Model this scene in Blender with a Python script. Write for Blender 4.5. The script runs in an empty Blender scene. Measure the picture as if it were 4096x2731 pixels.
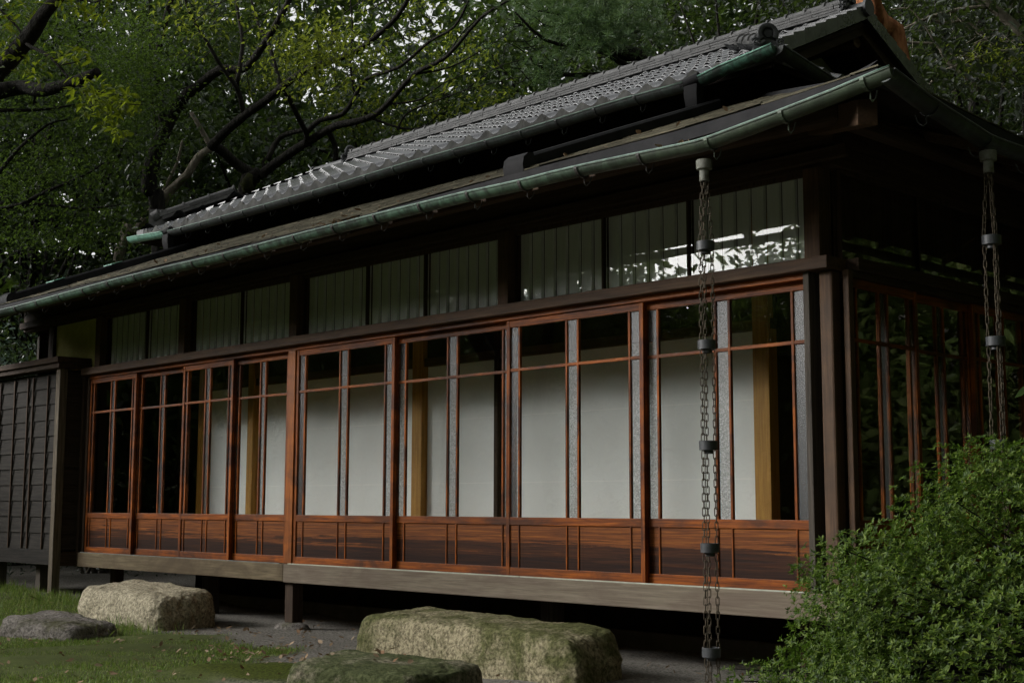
import bpy, math, random
import numpy as np
from math import radians as R, sin, cos, pi
random.seed(7); RNG = np.random.default_rng(7)
S = bpy.context.scene; COL = S.collection

# ------------------------------------------------------------------ camera
CAM = np.array([4.3522, -6.4996, 0.4722]); YAW, PITCH, ROLL, FPX = 0.805944, 0.120956, 0.0023982, 5416.22
_f = np.array([-sin(YAW)*cos(PITCH), cos(YAW)*cos(PITCH), sin(PITCH)])
_r = np.array([cos(YAW), sin(YAW), 0.0]); _u = np.cross(_r, _f)
RGT = cos(ROLL)*_r + sin(ROLL)*_u; UPV = -sin(ROLL)*_r + cos(ROLL)*_u; FWD = _f
from mathutils import Matrix, Vector, noise as mnoise
cd = bpy.data.cameras.new("camera"); cam = bpy.data.objects.new("camera", cd); COL.objects.link(cam)
cd.sensor_width = 36; cd.sensor_fit = 'HORIZONTAL'; cd.lens = FPX/4096*36; cd.clip_start = 0.05; cd.clip_end = 500
cam.matrix_world = Matrix([[RGT[0], UPV[0], -FWD[0], CAM[0]], [RGT[1], UPV[1], -FWD[1], CAM[1]],
                           [RGT[2], UPV[2], -FWD[2], CAM[2]], [0, 0, 0, 1]])
S.camera = cam

# ------------------------------------------------------------------ sky, sun, exposure
SUN_EL, SUN_AZ = 26.0, 226.0       # azimuth of the sun, degrees clockwise from +y
W = bpy.data.worlds.new("World"); S.world = W; W.use_nodes = True
nt = W.node_tree; nt.nodes.clear()
sky = nt.nodes.new('ShaderNodeTexSky'); sky.sky_type = 'NISHITA'; sky.sun_disc = False
sky.sun_elevation = R(SUN_EL); sky.sun_rotation = R(SUN_AZ); sky.air_density = 1.6; sky.dust_density = 4.0
hs = nt.nodes.new('ShaderNodeHueSaturation'); hs.inputs['Saturation'].default_value = 0.06
bg = nt.nodes.new('ShaderNodeBackground'); bg.inputs['Strength'].default_value = 0.15
wo = nt.nodes.new('ShaderNodeOutputWorld')
nt.links.new(sky.outputs[0], hs.inputs['Color']); nt.links.new(hs.outputs[0], bg.inputs['Color']); nt.links.new(bg.outputs[0], wo.inputs[0])
sl = bpy.data.lights.new("sun", 'SUN'); sl.energy = 2.1; sl.angle = R(24); sl.color = (1.0, 0.985, 0.96)
sun = bpy.data.objects.new("sun", sl); COL.objects.link(sun)
sd = Vector((sin(R(SUN_AZ))*cos(R(SUN_EL)), cos(R(SUN_AZ))*cos(R(SUN_EL)), sin(R(SUN_EL))))
sun.rotation_euler = sd.to_track_quat('Z', 'Y').to_euler(); sun.location = (0, -10, 20)
S.view_settings.view_transform = 'Standard'; S.view_settings.look = 'None'
S.view_settings.exposure = 0.74; S.view_settings.gamma = 1.0
cy = S.cycles
cy.use_denoising = True
cy.max_bounces = 7; cy.diffuse_bounces = 4; cy.glossy_bounces = 3; cy.transmission_bounces = 4; cy.transparent_max_bounces = 14
cy.caustics_reflective = False; cy.caustics_refractive = False

# ------------------------------------------------------------------ helpers
def ray(px, py): return FWD + (px-2048)/FPX*RGT - (py-1365.5)/FPX*UPV
def at(px, py, depth): return CAM + depth*ray(px, py)      # a point seen in the photo, put at its own distance

class MB:
    """collects geometry and builds ONE mesh object"""
    def __init__(s): s.v = []; s.f = []; s.n = 0
    def add(s, verts, faces):
        verts = np.asarray(verts, float).reshape(-1, 3)
        s.v.append(verts); n = s.n
        s.f.extend([tuple(i+n for i in f) for f in faces]); s.n += len(verts); return s
    def box(s, x0, x1, y0, y1, z0, z1):
        return s.add([(x0,y0,z0),(x1,y0,z0),(x1,y1,z0),(x0,y1,z0),(x0,y0,z1),(x1,y0,z1),(x1,y1,z1),(x0,y1,z1)],
            [(3,2,1,0),(4,5,6,7),(0,1,5,4),(1,2,6,5),(2,3,7,6),(3,0,4,7)])
    def obox(s, c, ax, ay, az):            # oriented box: centre and three half axes
        c, ax, ay, az = map(np.asarray, (c, ax, ay, az)); P = []
        for k in (-1, 1):
            for i, j in ((-1,-1),(1,-1),(1,1),(-1,1)): P.append(c+i*ax+j*ay+k*az)
        return s.add(P, [(3,2,1,0),(4,5,6,7),(0,1,5,4),(1,2,6,5),(2,3,7,6),(3,0,4,7)])
    def tube(s, pts, rad, n=8, caps=True, jit=0.0):
        pts = [np.asarray(p, float) for p in pts]; m = len(pts)
        if not hasattr(rad, '__len__'): rad = [rad]*m
        V = []; ref = None
        for i in range(m):
            t = pts[min(i+1, m-1)]-pts[max(i-1, 0)]; t = t/(np.linalg.norm(t)+1e-9)
            if ref is None:
                ref = np.cross(t, (0,0,1.0)) if abs(t[2]) < .9 else np.cross(t, (1.0,0,0))
            ref = ref - t*(ref@t); ref /= np.linalg.norm(ref)+1e-9; b = np.cross(t, ref)
            for k in range(n):
                a = 2*pi*k/n; q = rad[i]*(1+jit*(random.random()-.5))
                V.append(pts[i]+q*(cos(a)*ref+sin(a)*b))
        F = [(i*n+k, i*n+(k+1)%n, (i+1)*n+(k+1)%n, (i+1)*n+k) for i in range(m-1) for k in range(n)]
        if caps: F += [tuple(range(n-1, -1, -1)), tuple((m-1)*n+k for k in range(n))]
        return s.add(V, F)
    def lathe(s, c, prof, n=24):           # prof: (radius, z) pairs round the vertical through c
        V = [(c[0]+r*cos(2*pi*k/n), c[1]+r*sin(2*pi*k/n), c[2]+z) for r, z in prof for k in range(n)]
        F = [(i*n+k, i*n+(k+1)%n, (i+1)*n+(k+1)%n, (i+1)*n+k) for i in range(len(prof)-1) for k in range(n)]
        return s.add(V, F)
    def sweep(s, pts, prof_fn, closed=False):   # prof_fn(i) -> points of the cross-section at station i
        P = [np.asarray(prof_fn(i), float) for i in range(len(pts))]; n = len(P[0])
        F = []
        for i in range(len(P)-1):
            for k in range(n if closed else n-1):
                F.append((i*n+k, i*n+(k+1) % n, (i+1)*n+(k+1) % n, (i+1)*n+k))
        return s.add(np.concatenate(P), F)
    def build(s, name, mat, parent=None, smooth=False, bevel=0.0, angle=None):
        me = bpy.data.meshes.new(name)
        V = np.concatenate(s.v) if s.v else np.zeros((0, 3))
        if parent is not None: V = V - np.asarray(origin(parent))
        me.from_pydata(V.tolist(), [], s.f); me.update()
        me.materials.append(mat)
        if smooth:
            me.polygons.foreach_set('use_smooth', [True]*len(me.polygons))
            if angle: me.set_sharp_from_angle(angle=R(angle))
        o = bpy.data.objects.new(name, me); COL.objects.link(o)
        if parent is not None: o.parent = parent; OR[o.name] = origin(parent)
        else: OR[o.name] = (0.0, 0.0, 0.0)
        if bevel:
            m = o.modifiers.new('bevel', 'BEVEL'); m.width = bevel; m.segments = 2; m.limit_method = 'ANGLE'; m.angle_limit = R(50)
        return o
OR = {}
def origin(o): return OR[o.name]
def thing(name, label, cat, loc, group=None):
    o = bpy.data.objects.new(name, None); o.empty_display_size = .2; COL.objects.link(o); o.location = loc
    OR[o.name] = tuple(loc); o['label'] = label; o['category'] = cat
    if group: o['group'] = group
    return o
def tag(o, label=None, cat=None, group=None, kind=None):
    if label: o['label'] = label
    if cat: o['category'] = cat
    if group: o['group'] = group
    if kind: o['kind'] = kind
    return o
def quads_obj(name, V, nper, faces, mat, parent=None, loc=None):
    """fast builder for many identical little islands. V: (N, nper, 3)"""
    N = len(V); me = bpy.data.meshes.new(name)
    base = np.asarray(origin(parent)) if parent is not None else (np.asarray(loc) if loc is not None else np.zeros(3))
    co = (V.reshape(-1, 3)-base).astype(np.float32)
    k = len(faces); fl = [len(f) for f in faces]; lt = sum(fl)
    idx = (np.concatenate([np.array(f) for f in faces])[None, :] + (np.arange(N)*nper)[:, None]).astype(np.int32).ravel()
    me.vertices.add(N*nper); me.vertices.foreach_set('co', co.ravel())
    me.loops.add(N*lt); me.loops.foreach_set('vertex_index', idx)
    me.polygons.add(N*k)
    st = np.concatenate([[0], np.cumsum(fl)[:-1]]); ls = (st[None, :]+(np.arange(N)*lt)[:, None]).astype(np.int32).ravel()
    me.polygons.foreach_set('loop_start', ls)
    try: me.polygons.foreach_set('loop_total', np.tile(fl, N).astype(np.int32))
    except Exception: pass
    me.update(calc_edges=True); me.validate(); me.materials.append(mat)
    o = bpy.data.objects.new(name, me); COL.objects.link(o)
    if parent is not None: o.parent = parent; OR[o.name] = origin(parent)
    elif loc is not None: o.location = loc; OR[o.name] = tuple(loc)
    return o

def frames(n, rng, up=0.5):
    """random orthonormal frames; up biases the leaf normal to the vertical"""
    nrm = rng.normal(size=(n, 3)); nrm[:, 2] = np.abs(nrm[:, 2])+up*1.5; nrm /= np.linalg.norm(nrm, axis=1)[:, None]
    d = rng.normal(size=(n, 3)); d -= nrm*(d*nrm).sum(1)[:, None]; d /= np.linalg.norm(d, axis=1)[:, None]+1e-9
    return d, np.cross(nrm, d), nrm
LEAF_F = [(0, 1, 2, 3), (0, 3, 4, 5)]
def leaves(P, D, B, Nn, L, Wd, fold=.18, curl=.12):
    """6-vertex leaf: base, two left, tip, two right, folded on its midrib"""
    L = np.asarray(L)[:, None]; Wd = np.asarray(Wd)[:, None]
    a = P; t = P+D*L-Nn*L*curl
    l1 = P+D*L*.35+B*Wd*.5+Nn*Wd*fold; l2 = P+D*L*.72+B*Wd*.36+Nn*(Wd*fold*.6-L*curl*.4)
    r1 = P+D*L*.35-B*Wd*.5+Nn*Wd*fold; r2 = P+D*L*.72-B*Wd*.36+Nn*(Wd*fold*.6-L*curl*.4)
    return np.stack([a, l1, l2, t, r2, r1], 1)

# ------------------------------------------------------------------ materials
def newmat(name):
    m = bpy.data.materials.new(name); m.use_nodes = True; t = m.node_tree; t.nodes.clear()
    o = t.nodes.new('ShaderNodeOutputMaterial'); return m, t, o
def nd(t, typ, **kw):
    n = t.nodes.new(typ)
    for k, v in kw.items():
        if hasattr(n, k): setattr(n, k, v)
        else: n.inputs[k].default_value = v
    return n
def ramp(t, src, stops):
    r = t.nodes.new('ShaderNodeValToRGB'); e = r.color_ramp.elements
    while len(e) < len(stops): e.new(0.5)
    for q, (p, c) in zip(e, stops): q.position = p; q.color = (*c, 1)
    t.links.new(src, r.inputs[0]); return r.outputs[0]
def coords(t, scale, kind='Object'):
    tc = t.nodes.new('ShaderNodeTexCoord'); mp = t.nodes.new('ShaderNodeMapping'); mp.inputs['Scale'].default_value = scale
    t.links.new(tc.outputs[kind], mp.inputs[0]); return mp.outputs[0]
def tnoise(t, vec, scale, detail=6, rough=.6, dist=0.0):
    n = nd(t, 'ShaderNodeTexNoise'); n.inputs['Scale'].default_value = scale; n.inputs['Detail'].default_value = detail
    n.inputs['Roughness'].default_value = rough; n.inputs['Distortion'].default_value = dist
    t.links.new(vec, n.inputs['Vector']); return n.outputs['Fac']
def mixc(t, fac, a, b, mode='MIX'):
    m = t.nodes.new('ShaderNodeMix'); m.data_type = 'RGBA'; m.blend_type = mode
    for s_, v in ((m.inputs[0], fac), (m.inputs[6], a), (m.inputs[7], b)):
        if hasattr(v, 'is_linked') or hasattr(v, 'links'): t.links.new(v, s_)
        else: s_.default_value = v if not isinstance(v, tuple) else (*v, 1)
    return m.outputs[2]
def bump(t, h, strength, dist=.01):
    b = t.nodes.new('ShaderNodeBump'); b.inputs['Strength'].default_value = strength; b.inputs['Distance'].default_value = dist
    t.links.new(h, b.inputs['Height']); return b.outputs[0]
def princ(t, o, col, rough=.7, spec=.3, nrm=None, metal=0.0):
    p = t.nodes.new('ShaderNodeBsdfPrincipled')
    for k, v in (('Base Color', col), ('Roughness', rough), ('Specular IOR Level', spec), ('Metallic', metal)):
        if hasattr(v, 'links') : t.links.new(v, p.inputs[k])
        else: p.inputs[k].default_value = v if not isinstance(v, tuple) else (*v, 1)
    if nrm is not None: t.links.new(nrm, p.inputs['Normal'])
    t.links.new(p.outputs[0], o.inputs[0]); return p
def island(t):
    return t.nodes.new('ShaderNodeNewGeometry').outputs['Random Per Island']

def wood(name, dark, light, axis, rough=.6, spec=.25, stain=None, stain_amt=0.5, fine=1.0, bmp=.25, isl=.25):
    m, t, o = newmat(name)
    sc = {'x': (1.2, 26, 26), 'y': (26, 1.2, 26), 'z': (26, 26, 1.2)}[axis]
    v = coords(t, tuple(q*fine for q in sc))
    g = tnoise(t, v, 2.2, 8, .65, .6)
    c = ramp(t, g, [(.3, dark), (.52, tuple((a+b)/2 for a, b in zip(dark, light))), (.72, light)])
    rnd = island(t); hv = nd(t, 'ShaderNodeHueSaturation')
    mr = nd(t, 'ShaderNodeMapRange'); mr.inputs['To Min'].default_value = 1-isl; mr.inputs['To Max'].default_value = 1+isl
    t.links.new(rnd, mr.inputs[0]); t.links.new(mr.outputs[0], hv.inputs['Value']); t.links.new(c, hv.inputs['Color']); c = hv.outputs[0]
    if stain is not None:
        s1 = tnoise(t, coords(t, (1.1, 1.1, 2.2)), 1.6, 5, .6, .8)
        fac = ramp(t, s1, [(.42, (0, 0, 0)), (.62, (stain_amt,)*3)])
        c = mixc(t, fac, c, stain)
    princ(t, o, c, rough, spec, bump(t, g, bmp, .004)); return m
def koshi_wood():
    """red-stained boards, blackened by rain splash in ragged horizontal bands"""
    m, t, o = newmat('stained_panel_wood')
    g = tnoise(t, coords(t, (1.0, 40, 46)), 2.0, 8, .7, .7)
    c = ramp(t, g, [(.28, (.022, .007, .003)), (.5, (.13, .038, .007)), (.75, (.33, .108, .015))])
    tc = t.nodes.new('ShaderNodeTexCoord'); sx = nd(t, 'ShaderNodeSeparateXYZ'); t.links.new(tc.outputs['Object'], sx.inputs[0])
    n2 = tnoise(t, coords(t, (.34, 1, 13)), 1.7, 8, .7, .35)
    a = nd(t, 'ShaderNodeMath', operation='MULTIPLY_ADD'); t.links.new(n2, a.inputs[0]); a.inputs[1].default_value = .5; t.links.new(sx.outputs[2], a.inputs[2])
    fac = ramp(t, a.outputs[0], [(.90, (.96,)*3), (1.0, (.72,)*3), (1.13, (0, 0, 0))])
    c = mixc(t, fac, c, mixc(t, 1.0, c, (.10, .085, .10), 'MULTIPLY'))
    princ(t, o, c, .5, .14, bump(t, g, .3, .004)); return m
def simple(name, c1, c2, scale=8, rough=.7, spec=.3, bmp=.2, dist=.01, metal=0.0, stretch=(1, 1, 1), det=8, lo=.35, hi=.68, isl=0.0):
    m, t, o = newmat(name); n = tnoise(t, coords(t, stretch), scale, det, .62)
    c = ramp(t, n, [(lo, c1), (hi, c2)])
    if isl:
        hv = nd(t, 'ShaderNodeHueSaturation'); mr = nd(t, 'ShaderNodeMapRange'); mr.inputs['To Min'].default_value = 1-isl; mr.inputs['To Max'].default_value = 1+isl
        t.links.new(island(t), mr.inputs[0]); t.links.new(mr.outputs[0], hv.inputs['Value']); t.links.new(c, hv.inputs['Color']); c = hv.outputs[0]
    princ(t, o, c, rough, spec, bump(t, n, bmp, dist), metal); return m
def leafmat(name, cols, rough=.45, spec=.4, trans=.35, tcol=(.16, .26, .03)):
    m, t, o = newmat(name); rnd = island(t)
    c = ramp(t, rnd, [(i/(len(cols)-1), q) for i, q in enumerate(cols)])
    p = t.nodes.new('ShaderNodeBsdfPrincipled'); t.links.new(c, p.inputs['Base Color']); p.inputs['Roughness'].default_value = rough
    p.inputs['Specular IOR Level'].default_value = spec
    tr = t.nodes.new('ShaderNodeBsdfTranslucent'); t.links.new(mixc(t, .5, c, tcol), tr.inputs[0])
    mx = t.nodes.new('ShaderNodeMixShader'); mx.inputs[0].default_value = trans
    t.links.new(p.outputs[0], mx.inputs[1]); t.links.new(tr.outputs[0], mx.inputs[2]); t.links.new(mx.outputs[0], o.inputs[0]); return m
def glassmat(name, tint=(.965, .972, .96), gain=1.9):
    m, t, o = newmat(name)
    lw = nd(t, 'ShaderNodeLayerWeight'); lw.inputs['Blend'].default_value = .5
    pw = nd(t, 'ShaderNodeMath', operation='POWER'); t.links.new(lw.outputs['Facing'], pw.inputs[0]); pw.inputs[1].default_value = 5
    mu = nd(t, 'ShaderNodeMath', operation='MULTIPLY_ADD', use_clamp=True); t.links.new(pw.outputs[0], mu.inputs[0]); mu.inputs[1].default_value = .96; mu.inputs[2].default_value = .045
    g = nd(t, 'ShaderNodeBsdfGlossy'); g.inputs['Roughness'].default_value = 0.0; g.inputs[0].default_value = (1, 1, 1, 1)
    w = tnoise(t, coords(t, (1, 1, 1)), 1.4, 2, .5); t.links.new(bump(t, w, .05, .02), g.inputs['Normal'])
    tr = nd(t, 'ShaderNodeBsdfTransparent'); tr.inputs[0].default_value = (*tint, 1)
    mx = t.nodes.new('ShaderNodeMixShader'); t.links.new(mu.outputs[0], mx.inputs[0]); t.links.new(tr.outputs[0], mx.inputs[1]); t.links.new(g.outputs[0], mx.inputs[2])
    t.links.new(mx.outputs[0], o.inputs[0]); return m
def frostmat(name):
    m, t, o = newmat(name)
    v = nd(t, 'ShaderNodeTexVoronoi'); v.inputs['Scale'].default_value = 150; t.links.new(coords(t, (1, 1, 1)), v.inputs['Vector'])
    b = bump(t, v.outputs['Distance'], .5, .004); spk = ramp(t, v.outputs['Color'], [(.2, (.70, .71, .70)), (.55, (.82, .825, .815)), (.8, (.93, .93, .925))])
    g = nd(t, 'ShaderNodeBsdfGlossy'); g.inputs['Roughness'].default_value = .4
    tl = nd(t, 'ShaderNodeBsdfTranslucent'); tl.inputs[0].default_value = (.30, .31, .30, 1)
    df = nd(t, 'ShaderNodeBsdfDiffuse'); df.inputs[0].default_value = (.09, .095, .09, 1)
    tr = nd(t, 'ShaderNodeBsdfTransparent'); t.links.new(spk, tr.inputs[0])
    def mix(f, a, c):
        q = t.nodes.new('ShaderNodeMixShader'); q.inputs[0].default_value = f; t.links.new(a, q.inputs[1]); t.links.new(c, q.inputs[2]); return q.outputs[0]
    x = mix(.35, tl.outputs[0], df.outputs[0]); x = mix(.84, x, tr.outputs[0]); x = mix(.05, x, g.outputs[0])
    t.links.new(x, o.inputs[0]); return m
def gutter_copper(name, base, pat, amt=(.40, .62), fade=None):
    m, t, o = newmat(name)
    n = tnoise(t, coords(t, (9, 9, 2.0)), 1.6, 7, .65, .5); n2 = tnoise(t, coords(t, (1, 1, 1)), 1.3, 3, .5)
    a = nd(t, 'ShaderNodeMath', operation='MULTIPLY_ADD'); t.links.new(n2, a.inputs[0]); a.inputs[1].default_value = .5; a.inputs[2].default_value = -.25
    s_ = nd(t, 'ShaderNodeMath', operation='ADD'); t.links.new(n, s_.inputs[0]); t.links.new(a.outputs[0], s_.inputs[1])
    c = ramp(t, s_.outputs[0], [(amt[0], base), (amt[1], pat)])
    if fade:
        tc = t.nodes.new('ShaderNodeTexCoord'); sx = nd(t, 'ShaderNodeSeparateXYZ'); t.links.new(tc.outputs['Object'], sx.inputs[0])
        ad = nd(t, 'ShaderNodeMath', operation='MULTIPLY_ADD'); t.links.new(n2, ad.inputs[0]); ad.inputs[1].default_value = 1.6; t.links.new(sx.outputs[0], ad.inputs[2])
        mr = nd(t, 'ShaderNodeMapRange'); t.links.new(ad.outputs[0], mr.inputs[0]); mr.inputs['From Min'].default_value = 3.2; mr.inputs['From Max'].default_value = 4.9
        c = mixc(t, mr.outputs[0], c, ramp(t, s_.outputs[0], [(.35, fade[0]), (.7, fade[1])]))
    princ(t, o, c, .5, .45, bump(t, n, .12, .004), .15); return m
def stone(name, c1, c2, moss, moss_lo, moss_hi):
    m, t, o = newmat(name)
    n = tnoise(t, coords(t, (1, 1, 1)), 5, 12, .7); f = tnoise(t, coords(t, (1, 1, 1)), 42, 7, .75)
    c = ramp(t, n, [(.35, c1), (.65, c2)])
    c = mixc(t, .66, c, ramp(t, f, [(.40, tuple(q*.22 for q in c1)), (.58, tuple(min(1, q*1.3) for q in c2))]))
    g = t.nodes.new('ShaderNodeNewGeometry'); sx = nd(t, 'ShaderNodeSeparateXYZ'); t.links.new(g.outputs['Normal'], sx.inputs[0])
    mn = tnoise(t, coords(t, (1, 1, 1)), 2.6, 8, .7, .5)
    ad = nd(t, 'ShaderNodeMath', operation='MULTIPLY_ADD'); t.links.new(sx.outputs[2], ad.inputs[0]); ad.inputs[1].default_value = .10; t.links.new(mn, ad.inputs[2])
    c = mixc(t, ramp(t, ad.outputs[0], [(moss_lo, (0,)*3), (moss_hi, (.85,)*3)]), c, ramp(t, f, [(.35, tuple(q*.4 for q in moss)), (.65, moss)]))
    hgt = nd(t, 'ShaderNodeMath', operation='MULTIPLY_ADD'); t.links.new(f, hgt.inputs[0]); hgt.inputs[1].default_value = .35; t.links.new(n, hgt.inputs[2])
    princ(t, o, c, .9, .15, bump(t, hgt.outputs[0], 1.0, .05)); return m

M = {}
RED_D, RED_L = (.05, .0095, .002), (.43, .112, .007)
for ax in 'xyz':
    M['red_'+ax] = wood('red_stained_wood_'+ax, RED_D, RED_L, ax, .5, .16, (.03, .014, .009), .75)
    M['dark_'+ax] = wood('weathered_dark_wood_'+ax, (.022, .014, .009), (.075, .046, .028), ax, .75, .15)
    M['brown_'+ax] = wood('brown_beam_wood_'+ax, (.05, .028, .016), (.15, .085, .045), ax, .65, .2, (.04, .028, .02), .5)
    M['honey_'+ax] = wood('honey_interior_wood_'+ax, (.30, .135, .018), (.58, .31, .055), ax, .5, .3)
M['sill_l'] = wood('floor_beam_wood', (.085, .065, .038), (.21, .165, .10), 'x', .8, .12, (.07, .05, .03), .8)
M['sill_r'] = wood('grey_floor_beam_wood', (.125, .10, .072), (.25, .21, .158), 'x', .85, .1, (.12, .09, .07), .6, bmp=.5)
M['orange_z'] = wood('bright_orange_wood', (.14, .033, .005), (.50, .15, .018), 'z', .45, .2, (.06, .022, .01), .6)
M['grey_z'] = wood('grey_weathered_post_wood', (.035, .03, .025), (.115, .097, .078), 'z', .8, .12)
M['box_board'] = wood('shutter_box_board', (.010, .0088, .0075), (.038, .033, .027), 'x', .8, .12, isl=.35)
M['box_board_y'] = wood('shutter_box_board_side', (.018, .014, .01), (.05, .036, .024), 'y', .8, .12, isl=.35)
M['koshi'] = koshi_wood(); M['post_w'] = wood('worn_box_post_wood', (.055, .045, .034), (.19, .155, .11), 'z', .8, .12)
M['glass'] = glassmat('window_glass'); M['frost'] = frostmat('patterned_glass')
M['paper'] = simple('white_screen_paper', (.83, .85, .845), (.88, .90, .895), 3, .9, .1, .05)
M['seam'] = simple('paper_seam', (.95, .95, .94), (.98, .98, .97), 3, .9, .1, 0)
M['pleat'] = simple('pale_pleated_board', (.74, .75, .73), (.82, .83, .81), 6, .9, .1, .05, stretch=(8, 8, 1))
M['yplaster'] = simple('ochre_plaster', (.46, .42, .13), (.58, .54, .20), 6, .95, .1, .1)
M['gplaster'] = simple('pale_gable_plaster', (.42, .40, .33), (.54, .52, .44), 5, .95, .1, .15)
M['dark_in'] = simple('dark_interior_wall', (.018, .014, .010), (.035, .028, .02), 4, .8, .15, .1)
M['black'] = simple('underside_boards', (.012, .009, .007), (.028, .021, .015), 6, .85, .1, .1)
M['tile'] = simple('smoked_roof_tile', (.032, .034, .036), (.085, .087, .09), 9, .24, .8, .08, .003, isl=.28)
M['tile_edge'] = simple('eave_tile_face', (.045, .045, .04), (.13, .127, .118), 7, .7, .25, .3, .006, isl=.2)
M['noshi'] = simple('ridge_tile', (.042, .042, .042), (.10, .098, .096), 10, .6, .35, .25, .006, isl=.3)
M['orn'] = simple('ridge_ornament_tile', (.03, .031, .033), (.075, .077, .08), 8, .5, .4, .25, .006)
M['shingle'] = simple('weathered_roof_shingle', (.04, .036, .024), (.13, .117, .08), 3, .85, .15, .5, .004, stretch=(2, 30, 30), isl=.45)
M['sheet'] = simple('dark_copper_sheet', (.010, .010, .011), (.026, .025, .026), 5, .7, .12, .1, .004, metal=.1)
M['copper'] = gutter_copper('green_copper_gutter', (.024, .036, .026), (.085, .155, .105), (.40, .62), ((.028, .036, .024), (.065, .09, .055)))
M['copper_dk'] = gutter_copper('dark_copper_gutter', (.024, .026, .025), (.05, .075, .062), (.45, .75))
M['copper_br'] = gutter_copper('bright_patina_copper', (.045, .10, .075), (.20, .42, .32), (.3, .55))
M['copper_ol'] = gutter_copper('olive_copper_gutter', (.028, .036, .024), (.065, .09, .055), (.35, .7))
M['copper_ur'] = gutter_copper('dark_green_copper', (.022, .035, .028), (.06, .16, .11), (.42, .62))
M['copper_rim'] = gutter_copper('pale_worn_copper_rim', (.05, .085, .065), (.125, .20, .155), (.35, .6))
M['pipe'] = simple('grey_drain_metal', (.07, .075, .07), (.16, .17, .15), 9, .55, .4, .15, .004)
M['strap'] = simple('dark_gutter_strap', (.02, .018, .015), (.05, .045, .04), 20, .6, .3, .2, .003)
M['rust'] = simple('rusty_chain_iron', (.028, .021, .013), (.085, .064, .036), 45, .7, .3, .3, .003)
M['cup'] = simple('dark_iron_cup', (.028, .030, .032), (.055, .058, .06), 25, .45, .45, .15, .003)
M['funnel'] = simple('weathered_drain_funnel', (.08, .075, .055), (.18, .19, .16), 30, .7, .3, .3, .003)
M['found'] = simple('foundation_concrete', (.16, .155, .14), (.24, .23, .21), 6, .95, .1, .2)
M['bark'] = simple('dark_tree_bark', (.006, .0055, .0045), (.028, .026, .021), 7, .9, .1, 1.0, .05, stretch=(3, 3, .6))
M['bark_pale'] = simple('pale_tree_bark', (.10, .085, .065), (.22, .20, .16), 7, .9, .1, .8, .03, stretch=(2, 2, .7))
M['bark_moss'] = simple('mossy_tree_bark', (.012, .011, .008), (.05, .06, .012), 4, .95, .1, 1.0, .05)
M['bark_red'] = simple('red_pine_bark', (.16, .055, .022), (.42, .19, .085), 7, .85, .15, 1.0, .04, stretch=(2, 2, .8))
M['leaf_a'] = leafmat('broad_evergreen_leaf', [(.008, .017, .007), (.016, .032, .012), (.030, .050, .022), (.085, .105, .068)], .4, .45, .25)
M['leaf_b'] = leafmat('deep_green_leaf', [(.007, .015, .006), (.014, .031, .010), (.030, .056, .018)], .5, .3, .35)
M['leaf_y'] = leafmat('yellow_green_leaf', [(.022, .040, .010), (.038, .064, .014), (.062, .090, .020), (.10, .112, .020)], .5, .3, .45, (.3, .36, .03))
M['leaf_y2'] = leafmat('yellow_green_leaf_spray', [(.02, .036, .004), (.04, .07, .006), (.075, .11, .009)], .45, .35, .5, (.34, .42, .02))  # near branch leaves in their own yellow-green
M['leaf_dk'] = leafmat('dark_evergreen_leaf', [(.008, .011, .007), (.016, .021, .013), (.034, .042, .029)], .38, .5, .15)
M['leaf_sh'] = leafmat('glossy_shrub_leaf', [(.03, .055, .04), (.06, .10, .075)], .3, .6, .15)
M['needle'] = leafmat('pine_needle', [(.028, .065, .026), (.06, .12, .04), (.11, .16, .06)], .5, .3, .25, (.16, .26, .06))
M['azalea'] = leafmat('azalea_leaf', [(.012, .027, .003), (.030, .058, .004), (.058, .096, .006), (.10, .138, .017)], .58, .22, .28, (.13, .25, .03))
M['grass'] = leafmat('grass_blade', [(.06, .12, .02), (.11, .20, .03), (.18, .27, .055), (.27, .28, .12)], .6, .2, .3, (.25, .3, .06))
M['litter'] = leafmat('dry_fallen_leaf', [(.09, .05, .03), (.22, .15, .09), (.33, .25, .17), (.16, .08, .04)], .8, .1, .1, (.3, .2, .1))
M['stone1'] = stone('mossy_granite', (.20, .172, .10), (.42, .365, .235), (.085, .10, .02), .47, .64)
M['stone2'] = stone('moss_topped_granite', (.15, .133, .09), (.33, .29, .21), (.05, .075, .012), .45, .60)
M['stone3'] = stone('pale_granite', (.29, .25, .165), (.52, .46, .33), (.16, .15, .06), .64, .85)
M['stone4'] = stone('dark_granite', (.12, .105, .095), (.25, .225, .20), (.09, .09, .03), .58, .75)

# ------------------------------------------------------------------ ground
def sstep(a, b, x): q = np.clip((x-a)/(b-a), 0, 1); return q*q*(3-2*q)
def gz(x, y):
    x = np.asarray(x, float); y = np.asarray(y, float); r_ = np.hypot(x+4, y)
    return -.53 + .075*sstep(-6.0, -9.3, x)*-1*-1 + 9.0*sstep(18, 46, r_)  # far ground added as a rising hill to block the low sky
LX = [-60, -10.9, -9.6, -8.2, -6.6, -5.6, -4.5, -3.6, -3.0, -2.4, -1.8, -1.0, 60]
LY = [4, .25, .05, -.1, -.55, -.88, -.86, -1.0, -1.6, -2.35, -3.3, -6, -60]
def lawn_mask(x, y):
    e = np.interp(x, LX, LY); wob = .10*np.sin(x*5.1+1)+.07*np.sin(x*11.7+y*6)+.05*np.sin(x*23+y*17)
    return sstep(-.12, .22, e+wob-y)
def moss_mask(x, y):
    d = np.sqrt(((x+2.55)/.5)**2+((y+1.9)/.42)**2)+.18*np.sin(x*9)+.15*np.sin(y*13)
    return 1-sstep(.75, 1.15, d)
gx = np.concatenate([np.linspace(-80, -15, 14), np.arange(-14.5, 5.01, .09), np.linspace(6, 60, 12)])
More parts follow.
